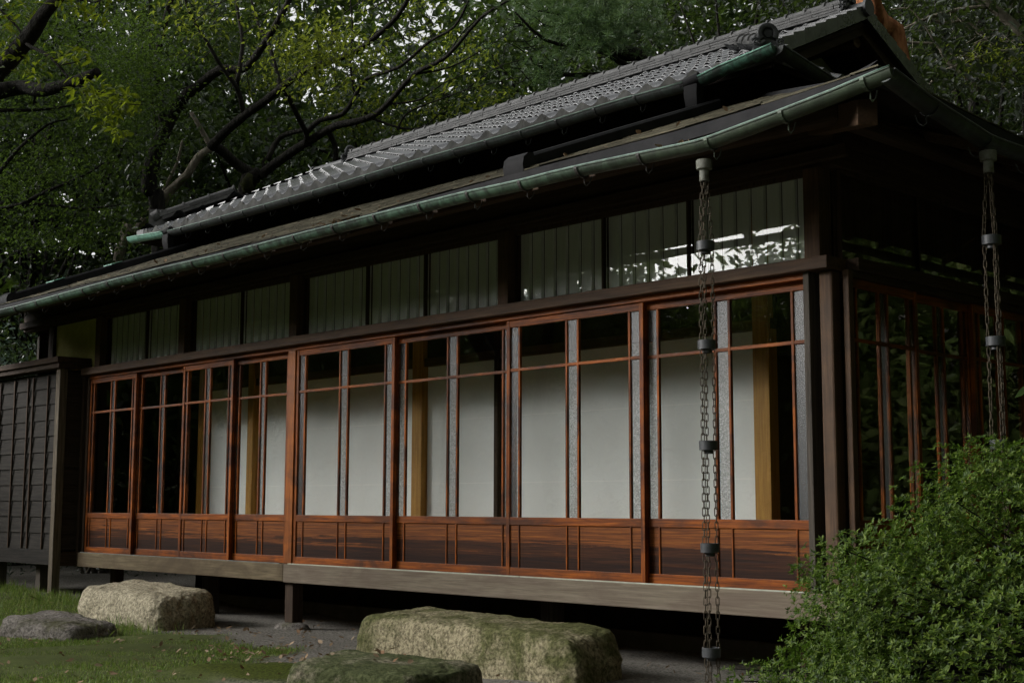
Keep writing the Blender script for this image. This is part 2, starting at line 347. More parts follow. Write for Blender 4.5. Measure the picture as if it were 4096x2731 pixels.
gy = np.concatenate([np.linspace(-60, -9, 12), np.arange(-8.5, 4.01, .09), np.linspace(5, 70, 14)])
GX, GY = np.meshgrid(gx, gy); GZ = gz(GX, GY)
near = (np.abs(GX+5) < 11) & (GY > -9) & (GY < 4.5)
lm = lawn_mask(GX, GY); mm = moss_mask(GX, GY)
GZ = GZ + near*(.010*np.sin(GX*3.1+GY*1.7)+.007*np.sin(GX*7.3-GY*5.1)) + lm*.015 + mm*.03
nx, ny = len(gx), len(gy)
g = MB(); idx = np.arange(nx*ny).reshape(ny, nx)
fs = np.stack([idx[:-1, :-1], idx[:-1, 1:], idx[1:, 1:], idx[1:, :-1]], -1).reshape(-1, 4)
g.add(np.stack([GX, GY, GZ], -1).reshape(-1, 3), fs.tolist())
def ground_mat():
    m, t, o = newmat('garden_ground')
    al = nd(t, 'ShaderNodeAttribute', attribute_name='lawn'); am = nd(t, 'ShaderNodeAttribute', attribute_name='moss')
    n = tnoise(t, coords(t, (1, 1, 1)), 6, 8, .65); f = tnoise(t, coords(t, (1, 1, 1)), 55, 6, .75)
    earth = mixc(t, .7, ramp(t, n, [(.35, (.10, .092, .078)), (.65, (.19, .178, .155))]), ramp(t, f, [(.40, (.035, .032, .028)), (.60, (.30, .28, .245))]))
    soil = mixc(t, .5, ramp(t, n, [(.35, (.055, .08, .018)), (.65, (.11, .15, .035))]), ramp(t, f, [(.35, (.03, .03, .014)), (.65, (.09, .085, .04))]))
    moss = ramp(t, f, [(.38, (.012, .018, .003)), (.62, (.085, .105, .012))])
    c = mixc(t, al.outputs['Fac'], earth, soil); c = mixc(t, am.outputs['Fac'], c, moss)
    princ(t, o, c, .95, .1, bump(t, f, .8, .012)); return m
ground = g.build('ground', ground_mat(), smooth=True); tag(ground, kind='structure')
for nm_, arr in (('lawn', lm), ('moss', mm)):
    a = ground.data.attributes.new(nm_, 'FLOAT', 'POINT'); a.data.foreach_set('value', arr.ravel().astype(np.float32))

# ------------------------------------------------------------------ the house
house = thing('wooden_house', 'low wooden teahouse with glazed sliding doors, green copper gutter and grey tiled roof', 'house', (-4.3, 1.5, -.53))
YF = 0.0
def door(u0, u1, v0, axis='x', edge=.09, cw=.09):
    """one sliding door: frame (part) with clear panes, patterned strips and boarded lower panel (sub-parts)"""
    th = .030; zt = 1.762; w = u1-u0; cx = (u0+u1)/2
    def mp(a0, a1, b0, b1, z0, z1):
        if axis == 'x': return (a0, a1, v0+b0, v0+b1, z0, z1)
        return (v0-b1, v0-b0, a0, a1, z0, z1)
    st = .034
    ms = [u0+st+edge, cx-cw/2-.009, cx+cw/2+.009, u1-st-edge]
    f = MB()
    f.box(*mp(u0, u0+st, 0, th, 0, zt)).box(*mp(u1-st, u1, 0, th, 0, zt))
    RL = [('rail', MB().box(*mp(u0+st, u1-st, .002, th-.002, 0, .058))), ('rail', MB().box(*mp(u0+st, u1-st, .001, th-.001, .345, .398))), ('rail', MB().box(*mp(u0+st, u1-st, .002, th-.002, 1.712, zt))),
          ('crossbar', MB().box(*mp(u0+st, u1-st, .0055, th-.0055, 1.402, 1.423)))]
    for m_ in ms: f.box(*mp(m_-.009, m_+.009, .004, th-.004, .398, 1.712))
    xs = [u0+st]+[q for m_ in ms for q in (m_-.009, m_+.009)]+[u1-st]
    for m_ in ms: f.box(*mp(m_-.006, m_+.006, .003, .011, .058, .345))
    fr = f.build('sliding_door', M['red_z'] if axis == 'x' else M['red_z'], house, bevel=.0025)
    for n_, q in RL: q.build(n_, M['red_x' if axis == 'x' else 'red_y'], fr, bevel=.0025)
    p = MB().box(*mp(u0+st, u1-st, .011, .019, .058, .345)); p.build('lower_panel', M['koshi'], fr)
    for k, (a_, b_) in enumerate(zip(xs[0::2], xs[1::2])):
        q = MB()
        for z0, z1 in ((.398, 1.402), (1.423, 1.712)): q.box(*mp(a_, b_, .013, .0165, z0, z1))
        q.build('patterned_strip' if k in (0, 2, 4) else 'clear_pane', M['frost' if k in (0, 2, 4) else 'glass'], fr)
    return fr
OUT, INN = 0.0, .038
for (a_, b_, v_, e_, c_) in ((-8.69, -7.735, OUT, .045, .062), (-7.775, -6.81, INN, .045, .062), (-6.85, -5.99, OUT, .045, .062), (-6.03, -5.133, INN, .045, .062),
                             (-5.02, -3.72, OUT, .088, .088), (-3.76, -2.437, INN, .088, .088), (-2.477, -1.22, OUT, .088, .088), (-1.26, -.004, INN, .088, .088)):
    door(a_, b_, v_, 'x', e_, c_)
for (a_, b_, v_) in ((.10, .86, .215), (.82, 1.58, .177), (1.54, 2.30, .215), (2.26, 3.05, .177)):
    door(a_, b_, v_, 'y', .06, .075)

# posts, beams
b = MB().box(-5.13, -5.022, -.012, .095, -.0, 1.80); b.build('door_post', M['orange_z'], house, bevel=.004)
b = MB().box(-8.735, -8.692, -.01, .09, -.14, 1.80); b.build('door_jamb', M['dark_z'], house, bevel=.004)
b = MB().box(.002, .042, -.03, .09, -.005, 1.80); b.build('door_jamb', M['grey_z'], house, bevel=.004)
b = MB().box(.088, .175, .0, .09, -.14, 1.80); b.build('corner_post', M['brown_z'], house, bevel=.012)
b = MB().box(.205, .245, .06, .11, -.14, 1.80); b.build('door_jamb', M['brown_z'], house, bevel=.006)
b = MB().box(-8.78, .19, -.07, .13, 1.80, 1.872); b.build('lintel_beam', M['brown_x'], house, bevel=.005)
b = MB().box(.10, .27, .131, 4.4, 1.80, 1.872); b.build('lintel_beam', M['dark_y'], house, bevel=.005)
b = MB().box(-8.69, 0, -.014, .09, 1.762, 1.7995); b.build('door_head_rail', M['red_x'], house, bevel=.003)
b = MB().box(.11, .24, .10, 4.2, 1.762, 1.7995); b.build('door_head_rail', M['dark_y'], house, bevel=.003)
b = MB().box(-8.72, -5.075, -.055, .13, -.143, -.002); b.build('floor_beam', M['sill_l'], house, bevel=.006)
b = MB().box(-5.073, .20, -.055, .13, -.150, -.002); b.build('floor_beam', M['sill_r'], house, bevel=.006)
b = MB().box(.08, .26, .131, 4.4, -.148, -.002); b.build('floor_beam', M['dark_y'], house, bevel=.006)
b = MB()
for (a_, c_) in ((-5.02, -2.3), (-2.29, -.62), (-.61, .0)): b.box(a_, c_, -.048, -.030, -.002, .005)
b.build('door_rail', simple('pale_metal_rail', (.30, .31, .24), (.46, .47, .38), 14, .5, .4, .1), house)
b = MB().box(-8.69, -5.14, -.046, -.032, -.002, .004); b.build('door_rail', M['pipe'], house)
# frieze above the transom and outer eave beam
b = MB().box(-10.4, .19, .02, .12, 2.405, 2.72); b.build('frieze_board', M['dark_x'], house)
b = MB().box(-10.4, .30, -.03, .018, 2.43, 2.50); b.build('eave_beam', M['dark_x'], house, bevel=.004)
b = MB().box(.09, .19, .13, 4.4, 2.405, 2.72); b.build('frieze_board', M['dark_y'], house)
b = MB().box(-10.4, .62, -.60, -.50, 2.45, 2.535); b.build('eave_beam', M['dark_x'], house, bevel=.02)
b = MB().box(.52, .62, -.49, 4.4, 2.45, 2.535); b.build('eave_beam', M['dark_y'], house, bevel=.02)

# transom: posts, glazing and pale boards behind
for (a_, c_) in ((-8.62, -8.51), (-6.955, -6.845), (-5.14, -5.03), (-2.565, -2.46), (.0, .105)):
    b = MB().box(a_, c_, -.005, .118, 1.873, 2.405); b.build('transom_post', M['brown_z'], house, bevel=.004)
TW = [(-8.51, -7.69), (-7.69, -6.955), (-6.845, -5.99), (-5.99, -5.14), (-5.03, -4.165), (-4.165, -3.45), (-3.45, -2.565), (-2.46, -1.62), (-1.62, -.90), (-.90, .0)]
def transom(a0, a1, v0, axis='x'):
    def mp(p0, p1, q0, q1, z0, z1):
        return (p0, p1, v0+q0, v0+q1, z0, z1) if axis == 'x' else (v0-q1, v0-q0, p0, p1, z0, z1)
    f = MB().box(*mp(a0, a0+.009, 0, .028, 1.873, 2.405)).box(*mp(a1-.009, a1, 0, .028, 1.873, 2.405))
    f.box(*mp(a0+.009, a1-.009, 0, .028, 1.873, 1.886)).box(*mp(a0+.009, a1-.009, 0, .028, 2.380, 2.405))
    fr = f.build('transom_window', M['dark_z'], house)
    MB().box(*mp(a0+.009, a1-.009, .010, .0135, 1.886, 2.380)).build('clear_pane', M['glass'], fr)
    n = max(5, round((a1-a0)/.118)); pl = MB(); w = (a1-a0-.012)/n
    for k in range(n):
        p0 = a0+.006+k*w; p1 = p0+w-.0045
        if axis == 'x':
            V = [(p0, v0+.058, 1.875), (p1, v0+.030, 1.875), (p1, v0+.030, 2.40), (p0, v0+.058, 2.40), (p0, v0+.066, 1.875), (p1, v0+.056, 1.875), (p1, v0+.056, 2.40), (p0, v0+.066, 2.40)]
        else:
            V = [(v0-.052, p0, 1.875), (v0-.036, p1, 1.875), (v0-.036, p1, 2.40), (v0-.052, p0, 2.40), (v0-.06, p0, 1.875), (v0-.056, p1, 1.875), (v0-.056, p1, 2.40), (v0-.06, p0, 2.40)]
        pl.add(V, [(0, 1, 2, 3), (1, 5, 6, 2), (5, 4, 7, 6), (4, 0, 3, 7), (3, 2, 6, 7), (0, 4, 5, 1)])
    pl.build('pleated_screen', M['pleat'] if axis == 'x' else M['dark_z'], fr)  # side screens painted dark wood to stand in for the shade there
for a_, c_ in TW: transom(a_, c_, .062)
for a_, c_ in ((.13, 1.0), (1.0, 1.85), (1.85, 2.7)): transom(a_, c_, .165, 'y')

# interior seen through the glass
MB().box(-10.3, .15, .131, 1.02, -.06, -.012).build('veranda_floor', M['honey_x'], house)
MB().box(-10.3, .08, .131, 4.3, 2.44, 2.50).build('veranda_ceiling', M['dark_in'], house)
sc = MB().box(-7.98, -1.06, .998, 1.012, -.01, 1.655); scr = sc.build('paper_screen', M['paper'], house)
sm = MB()
for z_ in (1.19, .66): sm.box(-7.98, -1.06, .9955, .998, z_-.0028, z_+.0028)
sm.build('paper_seam', M['seam'], scr)
for (a_, c_, m_) in ((-8.12, -7.985, 'honey_z'), (-7.19, -7.09, 'honey_z'), (-4.63, -4.50, 'honey_z'), (-3.60, -3.555, 'dark_z'), (-1.055, -.925, 'honey_z')):
    MB().box(a_, c_, .93, 1.03, -.012, 2.44).build('inner_post', M[m_], house, bevel=.004)
MB().box(-8.12, -.92, .955, 1.028, 1.655, 1.727).build('inner_lintel', M['brown_x'], house, bevel=.003)
MB().box(-8.12, -.92, .99, 1.02, 1.727, 2.44).build('inner_wall', M['dark_in'], house)
MB().box(-10.2, .05, 3.2, 3.25, -.05, 2.44).build('inner_wall', M['dark_in'], house)
MB().box(-10.3, -10.25, .14, 3.2, -.05, 2.44).build('inner_wall', M['dark_in'], house)
MB().box(-8.12, -8.07, 1.04, 3.2, -.05, 2.44).build('inner_wall', M['dark_in'], house)
MB().box(-.95, -.92, 1.031, 3.2, -.05, 2.44).build('inner_wall', M['dark_in'], house)
MB().box(-10.2, .05, 1.021, 3.2, -.06, -.013).build('room_floor', M['dark_x'], house)
for x_ in (-9.7, -9.05, -8.5): MB().box(x_, x_+.06, 1.6, 1.66, -.012, 2.44).build('inner_post', M['dark_z'], house)

# under the floor: stub posts, footing stones, foundation strip
def footing(x, y, r, h):
    n = 14; V = []; F = []
    for j, (q, z) in enumerate(((1.0, 0), (1.02, .35), (.85, .8), (.5, 1.0), (0.01, 1.02))):
        for k in range(n):
            a_ = 2*pi*k/n; e = 1+.12*sin(3*a_+x)+.08*sin(5*a_)
            V.append((x+r*q*e*cos(a_), y+.8*r*q*e*sin(a_), float(gz(x, y))-.02+h*z))
    for j in range(4):
        for k in range(n): F.append((j*n+k, j*n+(k+1) % n, (j+1)*n+(k+1) % n, (j+1)*n+k))
    return MB().add(V, F).build('footing_stone', M['stone4'], house, smooth=True)
b = MB().box(-5.115, -5.005, .0, .105, -.485, -.150); b.build('stub_post', M['dark_z'], house, bevel=.004); footing(-5.05, .04, .155, .075)
for (x, y, s_, m_) in ((-6.95, .42, .06, 'grey_z'), (-2.48, .46, .06, 'grey_z'), (-8.55, .30, .05, 'dark_z'), (-8.6, 1.5, .06, 'dark_z'), (-.3, .45, .06, 'dark_z')):
    MB().box(x-s_, x+s_, y-s_, y+s_, float(gz(x, y))-.02, -.151).build('stub_post', M[m_], house, bevel=.004)
MB().box(-9.6, 3.2*0+.1, 1.00, 1.12, -.56, -.415).build('foundation_strip', M['found'], house, bevel=.004)
MB().box(-8.3, .1, 1.06, 1.10, -.415, -.06).build('crawl_space_wall', M['black'], house)
MB().box(.02, .1, .6, 4.2, -.56, -.06).build('crawl_space_wall', M['black'], house)

# shutter box at the left end
sb = MB(); sb.box(-10.9, -8.9, -.16, .02, -.0, 1.86)
sbo = sb.build('shutter_box', M['black'], house)
for k in range(11):
    z0 = .02+k*.167; z1 = z0+.172
    for (face) in ('f', 's'):
        q = MB()
        if face == 'f':
            q.add([(-10.9, -.188, z0), (-8.955, -.188, z0), (-8.955, -.174, min(z1, 1.85)), (-10.9, -.174, min(z1, 1.85)), (-10.9, -.161, z0), (-8.955, -.161, z0), (-8.955, -.1605, min(z1, 1.85)), (-10.9, -.1605, min(z1, 1.85))],
                  [(0, 1, 2, 3), (0, 4, 5, 1), (3, 2, 6, 7), (0, 3, 7, 4), (1, 5, 6, 2), (4, 7, 6, 5)])
            q.build('weatherboard', M['box_board'], sbo)
        else:
            q.add([(-8.872, -.16, z0), (-8.872, .0, z0), (-8.89, .0, min(z1, 1.85)), (-8.89, -.16, min(z1, 1.85)), (-8.8995, -.16, z0), (-8.8995, .0, z0), (-8.8998, .0, min(z1, 1.85)), (-8.8998, -.16, min(z1, 1.85))],
                  [(0, 1, 2, 3), (0, 4, 5, 1), (3, 2, 6, 7), (0, 3, 7, 4), (1, 5, 6, 2), (4, 7, 6, 5)])
            q.build('weatherboard', M['box_board_y'], sbo)
for x in (-10.42, -10.06, -9.73, -9.60, -9.25):
    MB().box(x-.010, x+.010, -.204, -.186, .02, 1.82).build('batten', M['dark_z'], sbo)
MB().box(-8.955, -8.868, -.25, -.165, -.47, 1.87).build('box_post', M['post_w'], sbo, bevel=.004)
MB().box(-8.885, -8.83, .0, .06, -.15, 1.86).build('box_post', M['dark_z'], sbo, bevel=.004)
MB().box(-10.92, -10.86+.3, -.24, -.165, -.0, 1.86).build('box_post', M['grey_z'], sbo, bevel=.004)
MB().box(-11.0, -8.82, -.29, -.12, 1.872, 1.925).box(-11.0, -8.79, -.32, .05, 1.926, 1.985).box(-8.865, -8.79, -.119, .06, 1.872, 1.925).build('cap_board', M['dark_x'], sbo, bevel=.004)
MB().box(-10.9, -8.956, -.215, -.10, -.135, .018).build('base_rail', M['box_board'], sbo, bevel=.004)
MB().box(-8.90, -8.862, -.164, .02, -.14, -.005).build('base_rail', M['dark_y'], sbo, bevel=.003)
for x in (-9.55, -10.6):
    MB().box(x-.05, x+.05, -.08, .02, -.50, -.0).build('box_post', M['grey_z'], sbo)
MB().box(-9.65, -8.62, .06, .11, 1.90, 2.405).build('plaster_panel', M['yplaster'], house)
MB().box(-9.78, -9.66, .03, .13, -.1, 2.41).build('transom_post', M['dark_z'], house, bevel=.004)

# ---- lower shingled roof with copper gutter
EX, EY, EZ, SL = 1.10, -1.0, 2.450, .398    # eave corner, eave height at the shingle edge, slope
XL = -10.6
def lift(x, y):
    c = np.clip(1-((EX-x)+(y-EY))/1.6, 0, 1); return .066*c**1.6-.034*(1-sstep(-3.2, -.9, x))
def lz(x, y):
    """height of the lower roof (front and right slopes meet on the 45 degree hip)"""
    v = np.minimum(np.asarray(y)-EY, EX-np.asarray(x)); return EZ+SL*v+lift(np.asarray(x), np.asarray(y))
roof = None
sh = MB(); TOPV = 2.32; E_ = .052; nc = int(TOPV/E_)
rr = random.Random(3)
for j in range(nc):
    v0 = j*E_; v1 = v0+E_*1.25
    for side in (0, 1):
        u = XL if side == 0 else EY+v0; uend = (EX-v0) if side == 0 else 4.5
        while u < uend-.01:
            near_c = (uend-u < 1.3) if side == 0 else (u < .6)
            w = min(rr.uniform(.12, .22) if near_c else rr.uniform(.18, .42), uend-u); a0, a1 = u, u+w; u += w
            dv = rr.uniform(-.006, .006); t0 = .017+rr.uniform(-.004, .005)
            pts = []
            for (q, vv, tt) in ((a0, v0+dv, t0), (a1, v0+dv, t0), (a1, v1, .003), (a0, v1, .003)):
                if side == 0: x_, y_ = min(q, EX-min(vv, v0+E_)+.02), EY+vv
                else: x_, y_ = EX-vv, max(q, EY+min(vv, v0+E_)-.02)
                pts.append((x_, y_, float(lz(x_, y_))+tt))
            low = [(pts[0][0], pts[0][1], pts[0][2]-.008), (pts[1][0], pts[1][1], pts[1][2]-.008)]
            P = pts+low
            sh.add(P, [(0, 1, 2, 3), (4, 5, 1, 0)] if side == 0 else [(3, 2, 1, 0), (0, 1, 5, 4)])
shr = sh.build('shingle_roof', M['shingle'], house)
# roof deck, soffit and fascia
dk = MB()
xs = np.concatenate([np.linspace(XL, -.2, 12), np.linspace(0, EX, 12)])
def strip(A, B):
    n = len(A); dk.add(np.concatenate([A, B]), [(i, i+1, n+i+1, n+i) for i in range(n-1)])
for (dz, ) in ((-.004,), (-.062,)):
    A = np.array([(x, EY, float(lz(x, EY))+dz) for x in xs]); B = np.array([(min(x, EX-TOPV), EY+TOPV, float(lz(min(x, EX-TOPV), EY+TOPV))+dz) for x in xs]); strip(A, B)
    ys = np.concatenate([np.linspace(EY, .1, 12), np.linspace(.4, 4.5, 8)])
    A = np.array([(EX, y, float(lz(EX, y))+dz) for y in ys]); B = np.array([(EX-TOPV, max(y, EY+TOPV), float(lz(EX-TOPV, max(y, EY+TOPV)))+dz) for y in ys]); strip(A, B)
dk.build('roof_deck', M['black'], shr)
fa = MB()
fa.sweep(xs, lambda i: [(xs[i], EY-.008, float(lz(xs[i], EY))-.001), (xs[i], EY-.012, float(lz(xs[i], EY))-.068), (xs[i], EY+.02, float(lz(xs[i], EY))-.074)])
ys = np.concatenate([np.linspace(EY-.012, .1, 12), np.linspace(.4, 4.5, 8)])
fa.sweep(ys, lambda i: [(EX+.008, ys[i], float(lz(EX, ys[i]))-.001), (EX+.012, ys[i], float(lz(EX, ys[i]))-.068), (EX-.02, ys[i], float(lz(EX, ys[i]))-.074)])
fa.build('fascia_strip', M['sheet'], shr)
rf = MB()
for x in np.arange(-10.3, -.2, .455): 
    z0 = EZ-.085; rf.obox((x, -.38, EZ+SL*.62-.105), (.022, 0, 0), (0, .60, .60*SL), (0, 0, .028))
for y in np.arange(.3, 4.3, .455): rf.obox((.48, y, EZ+SL*.62-.105), (0, .022, 0), (.60, 0, -.60*SL), (0, 0, .028))
rf.build('rafters', M['dark_y'], shr)
hp = MB().obox((.52, -.42, 2.51), (.42, -.42, -.14), (.035, .035, 0), (0, 0, .065)); hp.build('hip_rafter', M['brown_y'], shr, bevel=.004)
hr = MB(); hv = np.linspace(0.0, TOPV, 24)
hr.sweep(hv, lambda i: [(EX-hv[i]-.05, EY+hv[i]-.05*0-.0, float(lz(EX-hv[i]-.05, EY+hv[i]))+.018), (EX-hv[i], EY+hv[i], float(lz(EX-hv[i], EY+hv[i]))+.04), (EX-hv[i], EY+hv[i]+.05, float(lz(EX-hv[i], EY+hv[i]+.05))+.018)])
hr.build('hip_cap', M['sheet'], shr)

def gutter(path, rad, mat, parent, out, rimm='copper_br'):
    """half-round gutter along path (rim centre points); out = unit vector pointing away from the roof"""
    out = np.asarray(out, float); g_ = MB(); path = [np.asarray(p, float) for p in path]
    prof = []
    for k in range(13):
        a = pi+pi*k/12; prof.append((cos(a)*rad, sin(a)*rad*.92))
    inner = [(q[0]*.93, q[1]*.93) for q in prof[::-1]]
    rim = [(rad+.006*cos(a), .006*sin(a)) for a in np.linspace(-pi, pi*.75, 7)]
    full = prof+rim+inner
    g_.sweep(path, lambda i: [path[i]+out*a+np.array((0, 0, c)) for a, c in full], closed=True)
    n = len(full); last = len(path)-1
    g_.add([path[0]+out*a+np.array((0, 0, c)) for a, c in prof], [tuple(range(13))]); g_.add([path[last]+out*a+np.array((0, 0, c)) for a, c in prof], [tuple(range(12, -1, -1))])
    gg = g_.build('gutter', mat, parent, smooth=True, angle=50)
    MB().tube([p+out*(rad+.001)+np.array((0, 0, .004)) for p in path], .0065, 8).build('rim_bead', M[rimm], gg, smooth=True)
    return gg
def bracket(p, rad, gut, along, out, mat, tail=.032):
    p = np.asarray(p, float); along = np.asarray(along, float); out = np.asarray(out, float); z = np.array((0, 0, 1.0)); q = MB()
    for w in (0,):
        arc = [p+out*cos(a)*(rad+.004)+z*sin(a)*(rad*.92+.004) for a in np.linspace(2*pi+.12, pi+.5, 9)]
        arc2 = [p+out*cos(a)*(rad+.0075)+z*sin(a)*(rad*.92+.0075) for a in np.linspace(2*pi+.12, pi+.5, 9)]
        V = []
        for A, B in zip(arc, arc2):
            V += [A-along*.010, A+along*.010, B+along*.010, B-along*.010]
        F = [(i*4+k, i*4+(k+1) % 4, (i+1)*4+(k+1) % 4, (i+1)*4+k) for i in range(8) for k in range(4)]+[(0, 1, 2, 3), (35, 34, 33, 32)]
        q.add(V, F)
    bt = p-z*(rad*.92+.006)-out*.02
    q.tube([bt, bt-z*tail, bt-z*(tail+.010)-out*.018, bt-z*tail*.6-out*.045, bt-out*.06+z*.02], .0035, 6)
    return q.build('gutter_strap', mat, gut)
GXp = [(-10.6, 2.335), (-7.96, 2.325), (-6.2, 2.350), (-5.3, 2.352), (-4.4, 2.345), (-3.5, 2.354), (-2.6, 2.360), (-1.7, 2.361), (-1.2, 2.350), (-.8, 2.354), (-.32, 2.342), (-.04, 2.333), (.15, 2.330), (.255, 2.340), (.574, 2.374), (.92, 2.415), (1.13, 2.446)]
GR = .050; GYc = EY-.012-GR-.02
gxs = np.concatenate([np.linspace(-10.6, -.4, 40), np.linspace(-.3, 1.235, 16)]); gzz = np.interp(gxs, [p[0] for p in GXp]+[1.25], [p[1] for p in GXp]+[2.462])
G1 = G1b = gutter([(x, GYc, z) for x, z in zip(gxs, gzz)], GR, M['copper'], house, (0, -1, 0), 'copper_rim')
for x in np.arange(-10.3, 1.1, .4557):
    bracket((x, GYc, float(np.interp(x, gxs, gzz))), GR, G1, (1, 0, 0), (0, -1, 0), M['strap'] if x < .1 else M['copper_ol'])
SXc = EX+.012+GR+.03
sy = np.concatenate([np.linspace(GYc-.02, .4, 16), np.linspace(.6, 4.6, 10)]); sz = np.interp(sy, [-1.12, -.75, -.45, -.17, .3, 1.0, 4.6], [2.455, 2.385, 2.35, 2.315, 2.325, 2.34, 2.35])
G2 = gutter([(SXc, y, z) for y, z in zip(sy, sz)], GR, M['copper_dk'], house, (1, 0, 0), 'copper_dk')
for y in np.arange(-.7, 4.4, .52): bracket((SXc, y, float(np.interp(y, sy, sz))), GR, G2, (0, 1, 0), (1, 0, 0), M['copper_dk'])

# ---- upper tiled roof
UX0, UX1, UY, UZ, US = -9.50, -.82, .905, 3.52, .482     # eave ends, eave line, tile height there, slope
YR = 2.78; XV0, XV1 = -8.72, -1.22; TWD = .217; TEX = .163/math.sqrt(1+US*US)
YB = 2*YR-UY
prof_u = [0, .08, .18, .28, .38, .48, .58, .66, .74, .82, .90, .97]; prof_h = [.010, -.004, -.017, -.024, -.025, -.020, -.009, .004, .016, .023, .021, .013]
trng = random.Random(11)
def tiled(name, o0, ud, vd, ulen, vlen, inside, mat, parent, edge_mat, smax=US):
    """one slope of wave tiles. o0: left end of the eave, ud along it, vd horizontal up the slope"""
    o0, ud, vd = (np.asarray(q, float) for q in (o0, ud, vd)); Z = np.array((0, 0, 1.0))
    body, edge = MB(), MB(); nu = int(round(ulen/TWD)); tw = ulen/nu; nv = int(math.ceil(vlen/TEX)); K = len(prof_u)
    for j in range(nv):
        for i in range(nu):
            uc, vc = (i+.5)*tw, (j+.5)*TEX
            if not inside(uc, vc): continue
            v0, v1 = j*TEX-.004, min((j+1)*TEX+.03, vlen+.02)
            jz = trng.uniform(-.0015, .0025); jv = trng.uniform(-.005, .005); tl = trng.uniform(-.003, .003)
            row0, row1, lip = [], [], []
            for k in range(K+1):
                fu = prof_u[k] if k < K else 1.03; h = prof_h[k] if k < K else .004
                u_ = (i+fu)*tw
                a = o0+ud*u_+vd*(v0+jv)+Z*(smax*v0+(h*1.15 if h > 0 else h)+.016+jz+tl*(fu-.5)); c = o0+ud*u_+vd*v1+Z*(smax*v1+(h*.5 if h > 0 else h)+.010)
                row0.append(a); row1.append(c); lip.append(a-Z*.007)
            n = K+1; body.add(row0+row1+lip, [(k, k+1, n+k+1, n+k) for k in range(K)]+[(2*n+k, 2*n+k+1, k+1, k) for k in range(K)])
            if j == 0:
                out = -vd*.004
                top = [p+out-Z*.002 for p in row0]; bot = [o0+ud*((i+(prof_u[k] if k < K else 1.0))*tw)-vd*.004+Z*(-.062+trng.uniform(0, .001)) for k in range(n)]
                edge.add(top+bot, [(n+k, n+k+1, k+1, k) for k in range(K)])
    b_ = body.build(name, mat, parent, smooth=True, angle=35)
    if edge.v: edge.build('eave_tile_face', edge_mat, b_, smooth=True, angle=40)
    return b_
def in_front(u, v):
    x = UX0+u; lo = UX0+min(v, XV0-UX0); hi = UX1-min(v, UX1-XV1); return lo-.05 < x < hi+.02
VL = YR-UY
TR = tiled('tile_roof', (UX0, UY, UZ), (1, 0, 0), (0, 1, 0), UX1-UX0, VL, in_front, M['tile'], house, M['tile_edge'])
tiled('back_slope', (UX1, YB, UZ), (-1, 0, 0), (0, -1, 0), UX1-UX0, VL, lambda u, v: in_front(UX1-UX0-u, v), M['tile'], TR, M['tile_edge'])
SKV = .95
tiled('side_slope', (UX1, UY, UZ), (0, 1, 0), (-1, 0, 0), YB-UY, SKV, lambda u, v: min(u, YB-UY-u) > v-.08, M['tile'], TR, M['tile_edge'])
tiled('side_slope', (UX0, YB, UZ), (0, -1, 0), (1, 0, 0), YB-UY, SKV, lambda u, v: min(u, YB-UY-u) > v-.08, M['tile'], TR, M['tile_edge'])
# decks below the tiles
d2 = MB(); ap = UZ+US*VL-.03
for dz in (-.025, -.10):
    for (y0, sgn) in ((UY, 1), (YB, -1)):
        d2.add([(UX0, y0, UZ+dz), (UX1, y0, UZ+dz), (XV1, y0+sgn*(UX1-XV1), UZ+US*(UX1-XV1)+dz), (XV1+.0, YR, ap+dz), (XV0, YR, ap+dz), (XV0, y0+sgn*(XV0-UX0), UZ+US*(XV0-UX0)+dz)], [(0, 1, 2, 3, 4, 5)])
    d2.add([(UX1, UY, UZ+dz), (UX1, YB, UZ+dz), (UX1-SKV, YB-SKV, UZ+US*SKV+dz), (UX1-SKV, UY+SKV, UZ+US*SKV+dz)], [(0, 1, 2, 3)])
    d2.add([(UX0, UY, UZ+dz), (UX0, YB, UZ+dz), (UX0+SKV, YB-SKV, UZ+US*SKV+dz), (UX0+SKV, UY+SKV, UZ+US*SKV+dz)], [(0, 1, 2, 3)])
d2.add([(UX0, UY+.01, UZ-.10), (UX1, UY+.01, UZ-.10), (UX1, UY+.01, UZ-.04), (UX0, UY+.01, UZ-.04)], [(0, 1, 2, 3)])
d2.add([(UX1-.01, UY, UZ-.10), (UX1-.01, YB, UZ-.10), (UX1-.01, YB, UZ-.04), (UX1-.01, UY, UZ-.04)], [(0, 1, 2, 3)])
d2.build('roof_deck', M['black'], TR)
# upper wall
MB().box(-9.0, -1.35, 1.30, 1.36, 3.2, 3.72).box(-1.41, -1.35, 1.36, 4.2, 3.2, 3.72).box(-9.0, -8.94, 1.36, 4.2, 3.2, 3.72).build('upper_wall', M['black'], house)
# gable walls, barge boards, purlin ends
for xg in (-1.78, XV0+.55):
    gw = MB(); gw.add([(xg, YR-1.35, UZ+.15), (xg, YR+1.35, UZ+.15), (xg, YR, ap-.09), (xg-.04, YR-1.35, UZ+.15), (xg-.04, YR+1.35, UZ+.15), (xg-.04, YR, ap-.09)], [(0, 1, 2), (5, 4, 3), (0, 3, 4, 1)])
    gw.build('gable_wall', M['gplaster'], TR)
for xb, s_ in ((XV1-.06, 1), (XV0+.06, -1)):
    for sg in (-1, 1):
        bb = MB()
        c0 = np.array((xb, YR+sg*(VL-.45)/2, UZ+US*(VL+.45)/2-.145)); hl = (VL-.45)/2
        bb.obox(c0, (.014, 0, 0), (0, sg*hl, -US*hl), (0, 0, .055)); bb.obox(c0+np.array((-s_*.11, 0, .02)), (.10, 0, 0), (0, sg*hl, -US*hl), (0, 0, .012))
        bb.build('barge_board', M['dark_y'], TR, bevel=.003)
